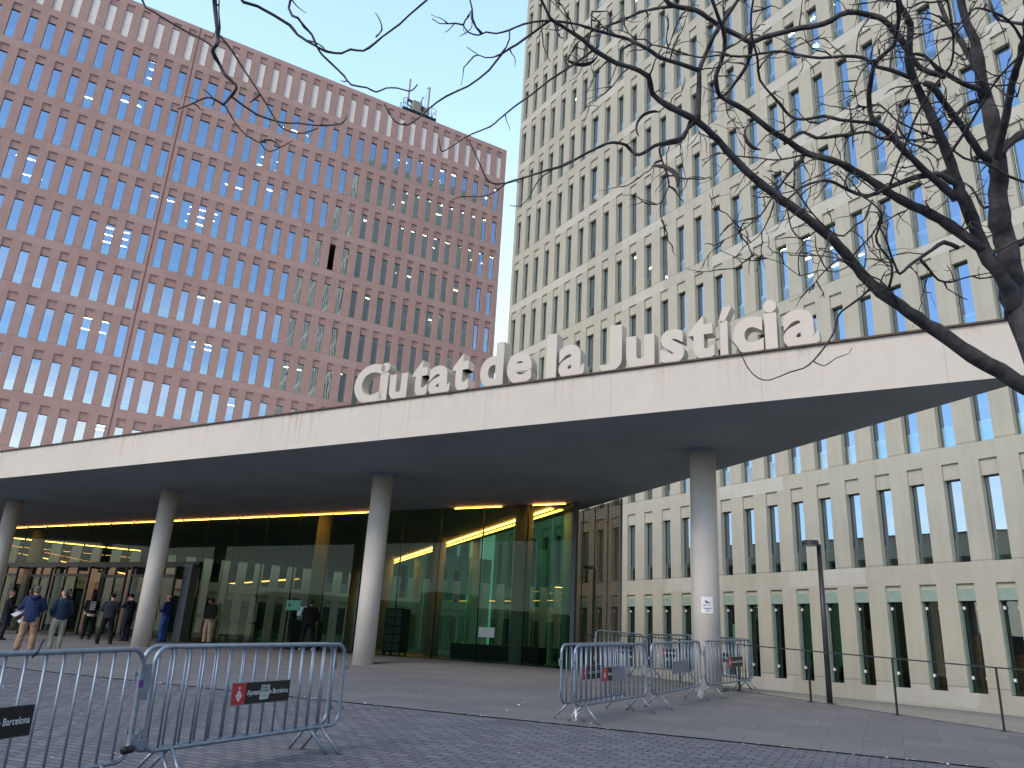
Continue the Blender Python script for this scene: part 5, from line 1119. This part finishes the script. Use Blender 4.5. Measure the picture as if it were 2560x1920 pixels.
q = MB(); q.box(-.25, -.14, -.09, -.05, 1.455, 1.475); q.build('shoulder_strap', M['sign_white'], p11); q = MB(); q.box(-.30, -.275, -.06, .0, 1.08, 1.2); q.build('arm_patch', M['green_sign'], p11)

# ------------------------------------------------------------------ tree
tree = thing('bare_tree', 'bare winter street tree with dark crooked branches reaching across the top of the picture', 'tree', (TREE[0][1][0][0], TREE[0][1][0][1], gz(TREE[0][1][0][0], TREE[0][1][0][1])))
T0 = tree.location.copy(); rt = random.Random(21)
def rough_tube(B, pts, rads, n):
    """knobbly limb: extra rings with small offsets"""
    P = []; Q = []
    pts = [Vector(p) for p in pts]
    for i in range(len(pts)-1):
        a = pts[max(i-1, 0)]; b = pts[i]; c = pts[i+1]; d = pts[min(i+2, len(pts)-1)]
        L_ = (c-b).length; m = max(2, int(L_/max(.05, rads[i]*1.6))); m = min(m, 8)
        for k in range(m):
            t = k/m; p = .5*((2*b)+(-a+c)*t+(2*a-5*b+4*c-d)*t*t+(-a+3*b-3*c+d)*t**3)
            r = rads[i]+(rads[i+1]-rads[i])*t
            P.append(p+Vector((rt.gauss(0, 1), rt.gauss(0, 1), rt.gauss(0, 1)))*r*.07); Q.append(r*(1+rt.gauss(0, .06)+(.22 if rt.random() < .05 else 0)))
    P.append(pts[-1]); Q.append(rads[-1])
    B.tube([tuple(p-T0) for p in P], Q, n)
    return P, Q
paths = []
for nm, rows in TREE:
    B = MB(); pts = [r[:3] for r in rows]; rad = [r[3] for r in rows]
    if nm == 'trunk': rad[0] *= 1.25
    P, Q = rough_tube(B, pts, rad, 14 if nm in ('trunk', 'l1', 'l3') else 8)
    if nm == 'trunk':
        for k in range(6):
            i = rt.randrange(5, len(P)-4); a = rt.uniform(0, 6.28); u = Vector((math.cos(a), math.sin(a), .2))
            B.ball(tuple(P[i]-T0+u*Q[i]*.8), Q[i]*rt.uniform(.25, .45), 8)
    B.build('trunk' if nm == 'trunk' else 'branch', M['bark'], tree, smooth=True)
    paths.append((nm, P, Q))
TW = MB()
def twig(p, d, L_, r, depth):
    d = d.normalized(); pts = [p]; n = max(4, int(L_/.045)); rr = []
    for k in range(n):
        d = (d+Vector((rt.gauss(0, .26), rt.gauss(0, .26), rt.gauss(-.03, .26)))).normalized()
        pts.append(pts[-1]+d*L_/n)
    for k in range(n+1):
        x = r*(1-.65*k/n); rr.append(x*(1.55 if rt.random() < .22 else 1))
    TW.tube([tuple(q_-T0) for q_ in pts], rr, 4)
    if depth > 0:
        for k in range(1, n):
            if rt.random() < .30:
                dd_ = (d+Vector((rt.gauss(0, .8), rt.gauss(0, .8), rt.gauss(0, .8)))).normalized()
                twig(pts[k], dd_, L_*rt.uniform(.25, .6), r*.62, depth-1)
for nm, P, Q in paths:
    left = nm.startswith('o') or nm.startswith('a')
    if nm in ('o0', 'e3', 'e4'): continue
    acc = 0; nxt = rt.uniform(.1, .3)
    for i in range(1, len(P)-1):
        acc += (P[i]-P[i-1]).length
        if P[i].z < 2.9: continue
        if acc > nxt:
            acc = 0; nxt = rt.uniform(.35, .9) if left else (rt.uniform(.12, .3) if nm in ('l3b', 'l3c', 'm1', 'm2', 'm3') else rt.uniform(.06, .17))
            t = (P[i+1]-P[i-1]).normalized(); s_ = Vector((rt.gauss(0, 1), rt.gauss(0, .6), rt.gauss(0, 1))); s_ -= t*s_.dot(t)
            if nm in ('trunk',) and Q[i] > .045: continue
            if nm == 'l3' and P[i].z < 3.75 and rt.random() < .75: continue
            if left: twig(P[i], s_.normalized()+t*.6, rt.uniform(.03, .13), .0026, 0)
            else: twig(P[i], s_.normalized()+t*.5, rt.uniform(.10, .50), rt.uniform(.0026, .0044), 1)
    if not left:      # tips go on as twigs
        t = (P[-1]-P[-2]).normalized()
        for k in range(2): twig(P[-1], t+Vector((rt.gauss(0, .4), rt.gauss(0, .4), rt.gauss(0, .4))), rt.uniform(.12, .3), .0035, 1)
o = TW.build('twigs', M['bark'], tree, smooth=True); o['kind'] = 'stuff'
for c_, s_, a_ in (((.28, 3.64, 4.77), .11, .3), ((.75, 3.78, 4.36), .115, -2.2), ((.78, 3.86, 4.06), .11, 2.4), ((1.38, 3.83, 4.40), .10, -1.2)):
    q = MB(); pts = []; rr = []
    for k in range(9):
        t = -1.15+2.3*k/8; pts.append(Vector((math.sin(t+a_)*s_, math.sin(t*2)*.006, -math.cos(t+a_)*s_))+Vector((0, 0, s_*.3))); rr.append(.004+.013*math.cos(t*1.25)**.8 if abs(t) < 1.14 else .003)
    q.tube([tuple(Vector(c_)-T0+p) for p in pts], rr, 8, 0, .45); q.build('seed_pod', M['pod'], tree, smooth=True)
